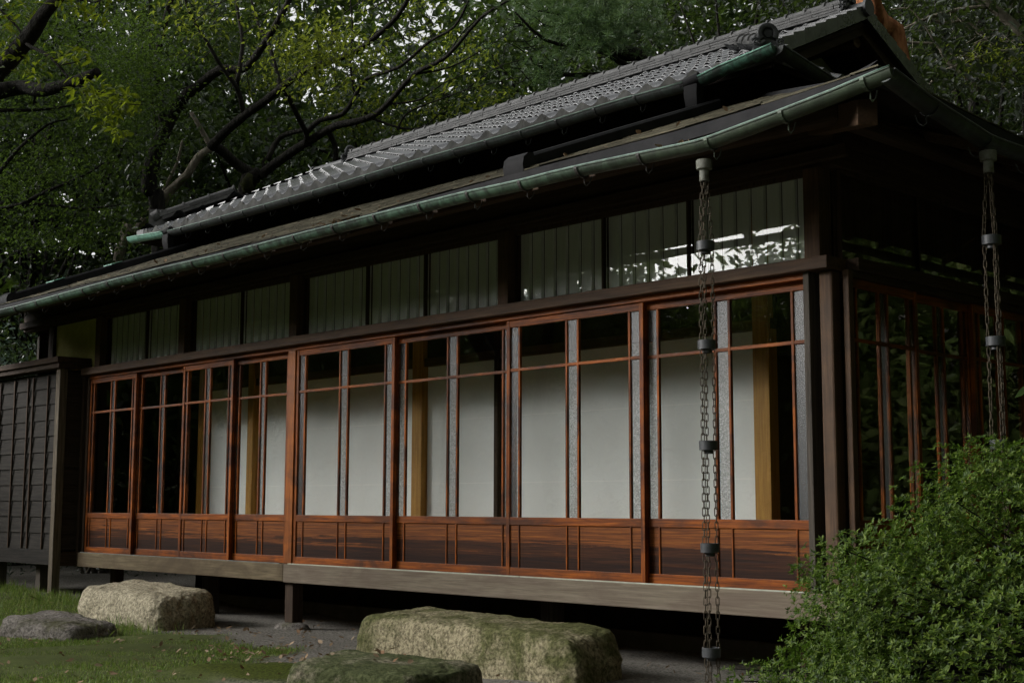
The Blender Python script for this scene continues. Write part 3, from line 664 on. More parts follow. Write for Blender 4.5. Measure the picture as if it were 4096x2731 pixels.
for y_, z_ in ((YR, ap-.21), (YR-.82, ap-.21-.82*US), (YR+.82, ap-.21-.82*US)):
    MB().tube([(XV1-.75, y_, z_), (XV1-.10, y_, z_)], .052, 16).build('purlin', M['brown_x'], TR, smooth=True, angle=40)
# verge sleeves along the gable edges
for xb, s_ in ((XV1, 1), (XV0, -1)):
    for sg in (-1, 1):
        vs = MB(); v = .40
        while v < VL-.05:
            y0 = YR+sg*(VL-v); y1 = YR+sg*(VL-v-TEX); z0, z1 = UZ+US*v, UZ+US*(v+TEX)
            vs.add([(xb, y0, z0+.052), (xb, y1, z1+.034), (xb, y1, z1-.075), (xb, y0, z0-.075), (xb-s_*.16, y0, z0+.060), (xb-s_*.16, y1, z1+.042), (xb-s_*.02, y1, z1-.075), (xb-s_*.02, y0, z0-.075)],
                   [(0, 3, 2, 1), (0, 1, 5, 4), (0, 4, 7, 3), (3, 7, 6, 2)])
            v += TEX
        vs.build('verge_tiles', M['tile'], TR)
def ridge(p0, p1, width, layers, lh, cap_r, step, name, parent, ring=True, brick=.30):
    """stacked flat ridge tiles under round capping tiles"""
    p0, p1 = np.asarray(p0, float), np.asarray(p1, float); d = p1-p0; L = np.linalg.norm(d); d /= L
    side = np.cross(d, (0, 0, 1.0)); side /= np.linalg.norm(side); up = np.cross(side, d); q = MB(); rr_ = random.Random(5)
    for k in range(layers):
        w = width*(1-.07*k); u = -rr_.uniform(0, brick)
        while u < L:
            a, c = max(u, 0), min(u+brick-.004, L)
            if c-a > .02:
                jj = rr_.uniform(-.003, .003)
                q.obox(p0+d*(a+c)/2+up*(k+.5)*lh, d*(c-a)/2, side*(w/2+jj), up*(lh/2-.0035))
            u += brick
    cap_z = layers*lh; m = max(2, int(L/step)); n = 10
    def arc(r, n_=n): return [(cos(a)*r, sin(a)*r) for a in np.linspace(-.12*pi, 1.12*pi, n_)]
    q.sweep([0, 1], lambda i: [p0+d*(0 if i == 0 else L)+side*a+up*(cap_z+c) for a, c in arc(cap_r)])
    if ring:
        for i in range(m+1):
            u0 = min(i*L/m, L-.03); 
            q.sweep(range(4), lambda s: [p0+d*(u0+(0, .004, .024, .028)[s])+side*a+up*(cap_z+c) for a, c in arc(cap_r+(.002, .013, .013, .002)[s])])
    return q.build(name, M['noshi'], parent, smooth=True, angle=30)
ridge((-7.98, YR, ap+.03), (XV1-.20, YR, ap+.03), .20, 4, .0255, .048, .186, 'main_ridge', TR, brick=.21)
# ridge end tile running out over the gable
e_ = MB(); e_.tube([(XV1-.30, YR, ap+.05), (XV1+.0, YR, ap+.05)], .05, 18).tube([(XV1+.0, YR, ap+.045), (XV1+.025, YR, ap+.045)], .07, 20); e_.build('ridge_end_tile', M['orn'], TR, smooth=True, angle=40)
e_ = MB(); e_.tube([(XV0, YR, ap+.05), (-7.9, YR, ap+.05)], .05, 18).tube([(XV0-.025, YR, ap+.045), (XV0, YR, ap+.045)], .07, 20); e_.build('ridge_end_tile', M['orn'], TR, smooth=True, angle=40)
def ornament(c, fx, size, name='ridge_ornament', parent=None):
    """demon-tile: a horseshoe round a sunk medallion, scrolls at both sides, on a stepped foot. fx = facing direction (horizontal)"""
    c = np.asarray(c, float); fx = np.asarray(fx, float); fx = fx/np.linalg.norm(fx); s_ = np.cross((0, 0, 1.0), fx); z = np.array((0, 0, 1.0)); q = MB()
    P = lambda a, h, o: c+s_*a*size+z*h*size+fx*o*size
    arc = np.linspace(-.22*pi, 1.22*pi, 20); Z0 = .62
    q.sweep(arc, lambda i: [P(cos(arc[i])*(.27+.10*cos(b)), Z0+sin(arc[i])*(.27+.10*cos(b)), .08*sin(b)+.04) for b in np.linspace(0, 2*pi, 9)[:-1]], closed=True)
    q.add([P(cos(a)*.27, Z0+sin(a)*.27, .0) for a in np.linspace(0, 2*pi, 20)[:-1]], [tuple(range(19))])
    q.tube([P(0, Z0, -.02), P(0, Z0, .07)], .13*size, 14)
    for sg in (-1, 1):
        for t0, rr_ in ((0, .15), (1, .105)):
            sp = [P(sg*(.40+.03*t0+rr_*(1-a/12)*cos(a*1.1+.6)), .28+.18*t0*0-.13*t0+.02+rr_*(1-a/12)*sin(a*1.1+.6), .05+.012*a) for a in np.linspace(0, 8, 20)]
            q.tube(sp, [size*(.058-.004*k/2) for k in range(20)], 8)
        q.tube([P(sg*.12, .36, .04), P(sg*.30, .22, .06), P(sg*.44, .10, .03), P(sg*.50, .0, .0)], [size*.08, size*.075, size*.07, size*.05], 8)
    q.obox(P(0, .08, -.04), s_*size*.40, fx*size*.10, z*size*.10); q.obox(P(0, .26, -.05), s_*size*.26, fx*size*.09, z*size*.14)
    q.obox(P(0, .5, -.10), s_*size*.22, fx*size*.07, z*size*.22)
    return q.build(name, M['orn'], parent, smooth=True, angle=40)
ornament((XV1-.17, YR, ap+.02), (1, 0, 0), .25, parent=TR); ornament((-8.02, YR, ap+.0), (-1, 0, 0), .24, parent=TR)
# corner ridges with their ornaments
def hipz(s): return UZ+US*s
ridge((UX1-.95, UY+.95, hipz(.95)+.03), (UX1-.18, UY+.18, hipz(.18)+.03), .14, 2, .030, .042, .24, 'corner_ridge', TR, brick=.2)
ornament((UX1-.14, UY+.14, hipz(.14)+.0), (.8, -.6, 0), .215, parent=TR)
ridge((UX0+.80, UY+.80, hipz(.80)+.05), (UX0+.20, UY+.20, hipz(.20)+.05), .19, 2, .042, .048, .25, 'corner_ridge', TR, brick=.26)
q = MB(); q.obox((UX0+.18, UY+.18, hipz(.18)+.10), (.03, -.03, 0), (.09, .09, 0), (0, 0, .095)); q.tube([(UX0+.17, UY+.17, hipz(.17)+.15), (UX0+.12, UY+.12, hipz(.12)+.13)], .075, 12); q.build('ridge_ornament', M['noshi'], TR, smooth=True, angle=40)
for xa, sg in ((UX1, 1), (UX0, -1)):     # upturned corner tile
    MB().obox((xa-sg*.06, UY+.05, UZ+.0), (.09, 0, 0), (0, .06, 0), (0, 0, .05)).build('corner_tile', M['orn'], TR, bevel=.015)
# upper gutter, drain heads and channels on the lower roof
UGY, UGR = UY-.075, .055
UGp = [(-9.6, 3.468), (-9.42, 3.462), (-8.7, 3.42), (-8.6, 3.41), (-7.8, 3.405), (-5.8, 3.403), (-4.6, 3.42), (-3.2, 3.42), (-2.1, 3.44), (-1.42, 3.435), (-1.2, 3.475), (-.74, 3.525)]
uz = lambda x: float(np.interp(x, [p[0] for p in UGp], [p[1] for p in UGp]))
ux = np.linspace(-8.62, -1.50, 40)
G3 = gutter([(x, UGY, uz(x)) for x in ux], UGR, M['copper_dk'], house, (0, -1, 0), 'copper_rim')
for x in np.arange(-8.35, -1.6, .40): bracket((x, UGY, uz(x)), UGR, G3, (1, 0, 0), (0, -1, 0), M['copper_dk'])
ux2 = np.linspace(-1.36, -.74, 8); gutter([(x, UGY, uz(x)) for x in ux2], UGR+.004, M['copper_ur'], house, (0, -1, 0))
ux3 = np.linspace(-9.50, -8.72, 8); gutter([(x, UGY, uz(x)) for x in ux3], UGR+.004, M['copper_br'], house, (0, -1, 0))
gutter([(UX1+.08, y, 3.505-.15*(y-UY)) for y in np.linspace(UGY, 3.2, 12)], UGR, M['copper_dk'], house, (1, 0, 0), 'copper_dk')
def drain(x):
    q = MB(); z0 = uz(x)
    q.tube([(x-.10, UGY-.02, z0-.005), (x+.06, UGY-.02, z0+.02)], .036, 12)
    P = [(UGY-.055, z0-.03), (UGY-.058, z0-.10), (UGY-.045, z0-.18), (UGY-.02, z0-.215), (UGY-.005, z0-.245), (UGY-.015, z0-.29)]
    V = []
    for k, (y_, z_) in enumerate(P):
        w = (.058, .056, .050, .044, .042, .040)[k]; V += [(x-w, y_, z_), (x+w, y_, z_), (x+w, y_+.085-.006*k, z_), (x-w, y_+.085-.006*k, z_)]
    q.add(V, [(i*4+k, i*4+(k+1) % 4, (i+1)*4+(k+1) % 4, (i+1)*4+k) for i in range(5) for k in range(4)])
    return q.build('downspout', M['sheet'], house, smooth=True, angle=40)
drain(-1.43); drain(-8.66)
def channel(x, y0, y1):
    """folded sheet trough carrying water straight down the lower roof, its nose curled over the eave"""
    w, h = .085, .085; q = MB(); prof = [(-w, 0), (-w, h*.8), (-w*.8, h), (w*.8, h), (w, h*.8), (w, 0)]
    ys_ = np.linspace(y1, y0, 14)
    q.sweep(ys_, lambda i: [(x+a, ys_[i], float(lz(x, ys_[i]))+.012+c) for a, c in prof])
    nose = [(y0, h), (y0-.05, h*.92), (y0-.085, h*.55), (y0-.095, 0.0), (y0-.085, -.05)]
    zz = float(lz(x, y0))+.012
    V = []
    for y_, c in nose: V += [(x-w, y_, zz+c), (x+w, y_, zz+c)]
    V += [(x-w, y0, zz-.01), (x+w, y0, zz-.01)]
    q.add(V, [(2*i, 2*i+1, 2*i+3, 2*i+2) for i in range(4)]+[(0, 2, 4, 6, 8, 10), (11, 9, 7, 5, 3, 1)])
    return q.build('rain_channel', M['sheet'], house, smooth=True, angle=40)
channel(-1.36, -.92, .92); channel(-8.62, -.90, 1.0)
for y_ in (.16, -.46): MB().obox((-8.62, y_, float(lz(-8.62, y_))+.1015), (.085, 0, 0), (0, .06, .06*SL), (0, 0, .004)).build('channel_clip', M['copper_br'], house)

# ------------------------------------------------------------------ rain chains
def rain_chain(x, y, ztop, ncup, zbot, label, seed):
    t = thing('rain_chain', label, 'rain chain', (x, y, zbot), 'rain chains hanging from the eaves')
    f = MB(); z0 = ztop-.05
    f.lathe((x, y, 0), [(.026, z0-.108), (.025, z0-.05), (.041, z0-.045), (.042, z0+.0), (.040, z0+.003), (.036, z0), (.034, z0-.03), (.02, z0-.05), (.021, z0-.108), (.026, z0-.108)], 24)
    f.build('funnel', M['funnel'], t, smooth=True, angle=40)
    cz = [1.79-.507*k for k in range(ncup)]
    for z in cz:
        c = MB(); c.lathe((x, y, z), [(.046, -.022), (.047, .022), (.044, .024), (.042, -.012), (.022, -.016), (.022, -.016), (.0005, -.016)], 28)
        c.lathe((x, y, z), [(.046, -.022), (.024, -.023), (.024, -.040), (.020, -.041), (.019, -.022)], 20)
        c.build('cup', M['cup'], t, smooth=True, angle=40)
    rr_ = random.Random(seed); P = .0345; link = []
    for k in range(16):
        a = 2*pi*k/16; link.append((cos(a)*.0085, sin(a)*.0085+(.0135 if sin(a) > 0 else -.0135)))
    segs = [(z0-.10, cz[0]+.02, .012, .036)]+[(a-.03, c+.02, .034, .036) for a, c in zip(cz[:-1], cz[1:])]+[(cz[-1]-.03, zbot, .034, .034)]
    for s_ in range(3):
        ph = 2*pi*s_/3+.35+seed
        for za, zb, ra, rb in segs:
            q = MB(); n = max(1, int((za-zb)/P))
            for i in range(n):
                u = (i+.5)/n; zc = za+(zb-za)*u; r_ = ra+(rb-ra)*u
                cx_, cy_ = x+r_*cos(ph), y+r_*sin(ph); an = (i % 2)*pi/2+ph*.7+rr_.uniform(-.35, .35)+.6
                pts = [(cx_+a*cos(an), cy_+a*sin(an), zc+c) for a, c in link]
                m_ = len(pts); V = []
                for k in range(m_):
                    tdir = np.array(pts[(k+1) % m_])-np.array(pts[k-1]); tdir /= np.linalg.norm(tdir)
                    nrm = np.array((-sin(an), cos(an), 0)); bn = np.cross(tdir, nrm)
                    for b_ in range(5): V.append(np.array(pts[k])+.0026*(cos(2*pi*b_/5)*nrm+sin(2*pi*b_/5)*bn))
                q.add(V, [(k*5+b_, k*5+(b_+1) % 5, ((k+1) % m_)*5+(b_+1) % 5, ((k+1) % m_)*5+b_) for k in range(m_) for b_ in range(5)])
            q.build('chain_strand', M['rust'], t, smooth=True)
    return t
rain_chain(.13, GYc, 2.285, 5, -.52, 'rusty three-strand rain chain with dark cups hanging in front of the rightmost glass door', 0)
rain_chain(SXc+.03, -.19, 2.29, 4, -.52, 'shadowed rain chain with blue-grey cups ending behind the clipped green bush', 1)

# ------------------------------------------------------------------ stepping stones
def rock(name, label, base, z0, tops, mat, seed, loc, rnd=.22, amp=.03, k=22):
    """boulder block: base = four corners counter-clockwise, tops = four corner heights, edges rounded, surface roughened"""
    V = []; F = []; base = [np.array(p) for p in base]; cen = sum(base)/4
    def pt(u, v, w):            # u,v,w in -1..1
        p = np.array((u, v, w)); m_ = np.max(np.abs(p)); n_ = (np.sum(np.abs(p)**8))**(1/8) if True else 1
        q = p*m_/max(n_, 1e-6); q = p*(1-rnd)+q*rnd if False else q
        a, b_ = (q[0]+1)/2, (q[1]+1)/2
        xy = base[0]*(1-a)*(1-b_)+base[1]*a*(1-b_)+base[2]*a*b_+base[3]*(1-a)*b_
        zt = tops[0]*(1-a)*(1-b_)+tops[1]*a*(1-b_)+tops[2]*a*b_+tops[3]*(1-a)*b_
        shrink = 1-.07*max(q[2], 0); xy = cen+(xy-cen)*shrink
        P = Vector((xy[0], xy[1], z0+(zt-z0)*(q[2]+1)/2))
        n1 = mnoise.fractal(P*3.2+Vector((seed*7.1, 0, 0)), 1, 2, 4)*amp; n2 = mnoise.fractal(P*13+Vector((0, seed*3, 0)), .7, 2, 5)*amp*.55
        d = Vector((q[0]*.6, q[1]*.6, q[2])).normalized(); return P+d*(n1+n2)
    key = {}
    def vid(i, j, l):
        if (i, j, l) not in key:
            f_ = lambda q: sin((q/k*2-1)*pi/2*.96)/sin(pi/2*.96)
            key[(i, j, l)] = len(V); V.append(tuple(pt(f_(i), f_(j), f_(l))))
        return key[(i, j, l)]
    for a in range(k):
        for b_ in range(k):
            F += [(vid(a, b_, k), vid(a+1, b_, k), vid(a+1, b_+1, k), vid(a, b_+1, k)), (vid(a, 0, b_), vid(a+1, 0, b_), vid(a+1, 0, b_+1), vid(a, 0, b_+1)),
                  (vid(k, a, b_), vid(k, a+1, b_), vid(k, a+1, b_+1), vid(k, a, b_+1)), (vid(a+1, k, b_), vid(a, k, b_), vid(a, k, b_+1), vid(a+1, k, b_+1)),
                  (vid(0, a+1, b_), vid(0, a, b_), vid(0, a, b_+1), vid(0, a+1, b_+1))]
    o = MB().add(np.array(V)-np.array(loc), F).build(name, mat, smooth=True); o.location = loc
    tag(o, label, 'stone', 'stepping stones before the veranda'); return o
rock('stepping_stone', 'largest mossy granite block lying along the right half of the veranda edge', [(-3.13, -.85), (-.90, -.98), (-1.0, -.40), (-3.05, -.33)], -.60, [-.235, -.245, -.225, -.20], M['stone1'], 1, (-2.0, -.7, -.53), amp=.014, k=80)
rock('stepping_stone', 'low moss-topped stone at the bottom edge, in front of the largest mossy block', [(-1.58, -2.45), (-.80, -2.22), (-.97, -1.52), (-2.0, -1.75)], -.60, [-.325, -.345, -.34, -.31], M['stone2'], 2, (-1.6, -2.1, -.53), amp=.016, k=64)
rock('stepping_stone', 'pale tan granite block beside the left doors, taller than the dark stone before it', [(-7.0, -.93), (-5.47, -.98), (-5.63, -.28), (-7.4, -.10)], -.62, [-.235, -.245, -.225, -.195], M['stone3'], 3, (-6.5, -.6, -.53), amp=.018, k=70)
rock('stepping_stone', 'low dark grey stone in the grass before the pale tan block', [(-6.0, -2.05), (-5.15, -1.85), (-5.35, -1.32), (-6.45, -1.40)], -.60, [-.375, -.41, -.41, -.36], M['stone4'], 4, (-6.0, -1.7, -.53), amp=.018, k=54)

# ------------------------------------------------------------------ lawn, litter
rng = np.random.default_rng(5)
def blades(n, xr, yr, h, w, dens=None, lean=.5):
    x = rng.uniform(*xr, n*2); y = rng.uniform(*yr, n*2)
    clump = .5+.5*np.sin(x*2.3+np.sin(y*3.1)*1.5)*np.sin(y*2.9+1.3+np.sin(x*1.7))
    keep = rng.random(n*2) < lawn_mask(x, y)*(1-moss_mask(x, y)*.72)*(.62+.38*clump)
    if dens is not None: keep &= rng.random(n*2) < dens(x, y)
    x, y = x[keep][:n], y[keep][:n]; m_ = len(x); z = gz(x, y)+.005
    P = np.stack([x, y, z], 1); a = rng.uniform(0, 2*pi, m_); D = np.stack([np.cos(a), np.sin(a), 0*a], 1); ln = rng.random(m_)*lean
    H = rng.uniform(*h, m_)*(.6+.7*clump[keep][:n]); Wv = rng.uniform(*w, m_)[:, None]; T = P+D*(H*ln)[:, None]+np.array((0, 0, 1.0))*(H*np.sqrt(1-np.minimum(ln, .95)**2))[:, None]
    b_ = rng.uniform(0, 2*pi, m_); Bv = np.stack([np.cos(b_), np.sin(b_), 0*b_], 1)*Wv
    mid = P*.45+T*.55+np.array((0, 0, .1))*H[:, None]
    return np.stack([P-Bv, P+Bv, mid+Bv*.7, T, mid-Bv*.7], 1)
def tuft(x, y): return np.exp(-(((x+8.9)/1.3)**2+((y+.35)/.28)**2))+np.exp(-(((x+5.6)/.45)**2+((y+1.15)/.28)**2))*1.1+np.exp(-(((x+7.5)/.6)**2+((y+1.0)/.4)**2))*.7
near_d = lambda x, y: np.clip(1.15-((4.35-x)**2+(y+6.5)**2)**.5/24, .2, 1)
GB = np.concatenate([blades(120000, (-12.5, -1.6), (-4.0, .35), (.014, .034), (.0020, .0038), near_d, .9), blades(9000, (-10.8, -5), (-1.9, .2), (.05, .13), (.0018, .0034), tuft, .9), blades(9000, (-22, -10.5), (-1.5, 5), (.05, .12), (.004, .008), None, .7)])
gr = quads_obj('grass', GB, 5, [(0, 1, 2, 3, 4)], M['grass']); tag(gr, 'short green lawn grass around the left stones', 'grass', kind='stuff')
def scatter_leaves(pts, size):
    n = len(pts); D, B, Nn = frames(n, rng, 1.2); L = rng.uniform(.6, 1.3, n)*size
    return leaves(np.asarray(pts), D, B, Nn, L, L*.55, .25, -.25)
pl_ = []
for _ in range(420):
    x, y = rng.uniform(-9, -1.0), rng.uniform(-3.3, -.2); pl_.append((x, y, float(gz(x, y))+.012+.02*float(lawn_mask(x, y))))
for _ in range(90):
    x, y = rng.normal(-3.2, .5), rng.normal(-1.55, .28); pl_.append((x, y, float(gz(x, y))+.03))
for _ in range(150):
    x, y = rng.uniform(-5.5, 1.0), rng.uniform(-1.0, .6); pl_.append((x, y, -.515))
for _ in range(34):
    x, y = rng.uniform(-2.2, -1.15), rng.uniform(-2.4, -1.65); pl_.append((x, y, -.315))
for _ in range(60):
    x = rng.uniform(-8.3, .6); y = EY+rng.random()**2*1.0; pl_.append((x, y, float(lz(x, y))+.022))
for _ in range(60):
    x = rng.normal(-3.0, .13); pl_.append((x, GYc+rng.normal(.03, .03), 2.365+abs(rng.normal(0, .035))))
for _ in range(22):
    x = rng.normal(-.02, .12); pl_.append((x, GYc+rng.normal(.02, .02), 2.34+abs(rng.normal(0, .012))))
LV = scatter_leaves(pl_, .042)
fl = quads_obj('fallen_leaves', LV, 6, LEAF_F, M['litter']); tag(fl, 'dry brown leaves fallen over the lawn, stones and lower roof', 'fallen leaves', kind='stuff')

# ------------------------------------------------------------------ clipped azalea bush
bc = CAM+5.4*FWD+2.75*RGT; bc = np.array((bc[0], bc[1], -.53))
bush = thing('azalea_bush', 'clipped round green azalea bush at the right corner of the house', 'bush', tuple(bc))
rng = np.random.default_rng(21)
def dome(n, rlo, rhi):
    d = rng.normal(size=(n, 3)); d[:, 2] = np.abs(d[:, 2]); d /= np.linalg.norm(d, axis=1)[:, None]
    lump = 1+.05*np.sin(d[:, 0]*9+1)*np.sin(d[:, 1]*8+2)+.045*np.sin(d[:, 2]*13+d[:, 0]*7)+.03*np.sin(d[:, 1]*21+d[:, 2]*17)
    r_ = rng.uniform(rlo, rhi, n)*lump
    hx = RGT*np.array((1, 1, 0)); hx /= np.linalg.norm(hx); hy = np.array((-hx[1], hx[0], 0)); q = d*r_[:, None]
    return bc+q[:, :1]*1.84*hx+q[:, 1:2]*1.25*hy+q[:, 2:]*np.array((0, 0, 1.35)), d[:, :1]*hx+d[:, 1:2]*hy+d[:, 2:]*np.array((0, 0, 1.0))
Pn, Dn = dome(31000, .84, 1.0)
P2, D2 = dome(420, .98, 1.02); Pn = np.concatenate([Pn, P2]); Dn = np.concatenate([Dn, D2])
nl = 7; N = len(Pn); ax = Dn+np.array((0, 0, .55))+rng.normal(size=(N, 3))*.42; ax /= np.linalg.norm(ax, axis=1)[:, None]
t1 = np.cross(ax, rng.normal(size=(N, 3))); t1 /= np.linalg.norm(t1, axis=1)[:, None]; t2 = np.cross(ax, t1)
LVs = []; sz_ = rng.uniform(.016, .027, N)
for k in range(nl):
    a = 2*pi*k/nl+rng.uniform(-.3, .3, N); el = rng.uniform(.05, .85, N)
    rad = t1*np.cos(a)[:, None]+t2*np.sin(a)[:, None]
    D = rad*np.cos(el)[:, None]+ax*np.sin(el)[:, None]; Nn = ax*np.cos(el)[:, None]-rad*np.sin(el)[:, None]; B = np.cross(Nn, D)
    L = sz_*rng.uniform(.75, 1.2, N); LVs.append(leaves(Pn+ax*.004*k*.5, D, B, Nn, L, L*.36, .10, .08))
quads_obj('foliage', np.concatenate(LVs), 6, LEAF_F, M['azalea'], bush)
tw = MB(); rr = random.Random(4)
for _ in range(150):
    i = rr.randrange(N); p = Pn[i]; q0 = bc+np.array((rr.uniform(-.25, .25), rr.uniform(-.25, .25), 0)); mid = q0*.45+p*.55+np.array((0, 0, .12))
    tw.tube([q0, mid, p], [.012, .007, .002], 5)
tw.build('stems', M['bark'], bush)

# ------------------------------------------------------------------ trees
def limb(mb, pts, r0, r1, n=9, jit=.12, sub=3):
    P = [np.asarray(p, float) for p in pts]; Q = []
    for i in range(len(P)-1):           # Catmull-Rom through the points
        a, b_, c, d = P[max(i-1, 0)], P[i], P[i+1], P[min(i+2, len(P)-1)]
        for s_ in range(sub):
            t_ = s_/sub; Q.append(.5*((2*b_)+(-a+c)*t_+(2*a-5*b_+4*c-d)*t_*t_+(-a+3*b_-3*c+d)*t_**3))
    Q.append(P[-1]); m_ = len(Q)
    mb.tube(Q, [r0+(r1-r0)*i/(m_-1) for i in range(m_)], n, True, jit); return Q
def px_limb(mb, pts, r0, r1, **kw): return limb(mb, [at(*p) for p in pts], r0, r1, **kw)
def clumps(cen, rad, n, rng, shell=.55):
    d = rng.normal(size=(n, 3)); d /= np.linalg.norm(d, axis=1)[:, None]; r_ = shell+(1-shell)*rng.random(n)**.6
    return np.asarray(cen)+d*np.asarray(rad)*r_[:, None]
def leafcloud(cents, cr, per, L, ratio, rng, up=.6, flat=.5):
    c = np.repeat(np.asarray(cents), per, 0); n = len(c)
    P = c+rng.normal(size=(n, 3))*np.array((cr, cr, cr*flat)); D, B, Nn = frames(n, rng, up)
    Ls = L*rng.uniform(.6, 1.3, n); D[:, 2] -= .35; D /= np.linalg.norm(D, axis=1)[:, None]
    return leaves(P, D, B, Nn, Ls, Ls*ratio, .15, .15)

# background evergreens: three kinds built once, then copied with their own place, turn and size
def forest_tree(name, label, loc, cen_z, rad, nc, cr, per, L, ratio, leaf, bark, seed, group, trunk_h=5.5, tr=.16):
    r_ = np.random.default_rng(seed); rr_ = random.Random(seed); t = thing(name, label, 'tree', loc, group); lx, ly, lz0 = loc
    mb = MB(); limb(mb, [(lx, ly, lz0-.1), (lx+.15, ly+.1, lz0+trunk_h*.35), (lx-.1, ly, lz0+trunk_h*.7), (lx+.2, ly+.1, lz0+trunk_h*1.25)], tr, tr*.35)
    cs = clumps((lx, ly, lz0+cen_z), rad, nc, r_)
    for k in range(26):
        c = cs[rr_.randrange(nc)]; h = rr_.uniform(.3, .95)*trunk_h; p0 = np.array((lx, ly, lz0+h)); m_ = p0*.5+c*.5+np.array((rr_.uniform(-.3, .3), rr_.uniform(-.3, .3), .25))
        limb(mb, [p0, m_, c], tr*.32, tr*.06, n=6)
    mb.build('trunk', bark, t, smooth=True)
    quads_obj('crown', leafcloud(cs, cr, per, L, ratio, r_), 6, LEAF_F, leaf, t)
    return t
def copy_tree(src, loc, rz, sc_, label):
    c = src.copy(); COL.objects.link(c); c.location = loc; c.rotation_euler = (0, 0, rz); c.scale = (sc_,)*3; c['label'] = label
    for ch in src.children: k = ch.copy(); COL.objects.link(k); k.parent = c
    return c
def pol(d, a):
    x, y = CAM[0]-d*sin(R(a)), CAM[1]+d*cos(R(a)); return (x, y, float(gz(x, y)))
GF = 'evergreen trees of the wood behind the house'
TA = forest_tree('evergreen_tree', 'bushy evergreen standing farthest left behind the shutter box', pol(22.5, 66), 5.2, (3.0, 3.0, 4.6), 250, .30, 80, .125, .45, M['leaf_a'], M['bark'], 31, GF)
TB = forest_tree('evergreen_tree', 'grey-green loose crown left of the dark forked tree', pol(25, 57), 5.0, (3.2, 3.2, 4.6), 220, .31, 80, .135, .5, M['leaf_a'], M['bark'], 32, GF, 6.5, .18)
TC = forest_tree('evergreen_tree', 'very dark evergreen directly above the right gable end', pol(19, 27), 6.0, (2.8, 2.8, 5.0), 270, .28, 85, .11, .42, M['leaf_dk'], M['bark'], 33, GF, 6.5, .15)
copy_tree(TB, pol(23, 49.5), 1.1, 1.0, 'pale leafy crown behind the forked limbs over the ridge end')
copy_tree(TA, pol(24, 42), 2.0, 1.12, 'evergreen crown behind the long dark branches left of the pine')
copy_tree(TC, pol(22, 36), .9, 1.1, 'dark crown with bright sky holes right of the pine')
copy_tree(TC, pol(17, 21), 2.4, 1.0, 'dark evergreen at the far right above the lower roof slope')
copy_tree(TC, pol(25, 30.5), 4.0, 1.15, 'farther dark evergreen between gable and right edge')
copy_tree(TA, pol(27, 72), 3.3, 1.2, 'left edge evergreen seen below the near branch')
copy_tree(TB, pol(30, 62), 4.4, 1.3, 'tall far crown behind the maple sprays')

# backdrop wood
rng = np.random.default_rng(77)
NW = 1800; ang = rng.uniform(8, 84, NW); dd = rng.uniform(27, 37, NW)
cs = np.stack([CAM[0]-dd*np.sin(np.radians(ang)), CAM[1]+dd*np.cos(np.radians(ang)), rng.uniform(.0, 1, NW)*15], 1)
a2 = rng.uniform(36, 84, 420); d2_ = rng.uniform(23, 29, 420)
lo = np.stack([CAM[0]-d2_*np.sin(np.radians(a2)), CAM[1]+d2_*np.cos(np.radians(a2)), 0*a2], 1); lo[:, 2] = gz(lo[:, 0], lo[:, 1])+rng.uniform(0, 4.2, 420)
cs = np.concatenate([cs, lo])
wd = quads_obj('woodland', leafcloud(cs, .95, 62, .34, .5, rng, .4, .6), 6, LEAF_F, M['leaf_b'])
tag(wd, 'unbroken dark wood far behind the house', 'woodland', kind='stuff')
# wood all round the garden: before the house (mirrored in the glass), to its right, and unseen boughs added overhead and at right to block skylight
def ring(a0, a1, n, rlo, rhi, ztop, seed):
    q_ = np.random.default_rng(seed); th = np.radians(q_.uniform(a0, a1, n)); r_ = q_.uniform(rlo, rhi, n)
    x = -3+r_*np.sin(th); y = -r_*np.cos(th); top = ztop*(1+.16*np.sin(th*7+1)+.12*np.sin(th*17+2))
    z = gz(x, y)+top*q_.random(n)**.8
    return np.stack([x, y, z], 1)
cs = np.concatenate([ring(-100, -43, 1300, 17, 22, 5.6, 1), ring(-43, -27, 420, 17, 21, 5.6, 4), ring(-29, 58, 1700, 16, 21, 6.6, 5), ring(55, 175, 2700, 13, 20, 9, 2)])
L1 = leafcloud(cs, .60, 60, .20, .5, rng, .5, .6)
hi = np.concatenate([np.stack([rng.uniform(-6, 10, 240), rng.uniform(-14, -3.5, 240), rng.uniform(9, 12, 240)], 1),
    np.stack([rng.uniform(1.5, 10, 330), rng.uniform(-9, 3, 330), rng.uniform(7.5, 10.5, 330)], 1), np.stack([rng.uniform(.5, 8, 300), rng.uniform(4, 13, 300), rng.uniform(10.5, 13.5, 300)], 1),
    np.stack([rng.uniform(6.2, 9.5, 260), rng.uniform(-7, 0, 260), rng.uniform(-.3, 8.0, 260)], 1),
    np.stack([rng.uniform(4.2, 8.5, 520), rng.uniform(-.2, 8.5, 520), rng.uniform(-.3, 8.5, 520)], 1)])
bk = np.concatenate([ring(-105, -42, 260, 23, 27, 5.6, 11), ring(-44, -26, 70, 22, 26, 5.4, 12), ring(-28, 60, 380, 22, 27, 6.6, 13), ring(58, 178, 1200, 20, 26, 11, 14)])
L1 = np.concatenate([L1, leafcloud(bk, .95, 50, .44, .55, rng, .3, .7)])
L2 = leafcloud(hi, .75, 44, .26, .5, rng, .9, .4)
M['leaf_g'] = leafmat('garden_wood_leaf', [(.05, .075, .016), (.085, .125, .03), (.13, .17, .045), (.18, .21, .08)], .5, .3, .4)
wf = quads_obj('woodland', np.concatenate([L1, L2]), 6, LEAF_F, M['leaf_g'])
tag(wf, 'leafy wood across the garden, mirrored in the glass doors, with unseen boughs added to block skylight', 'woodland', kind='stuff')

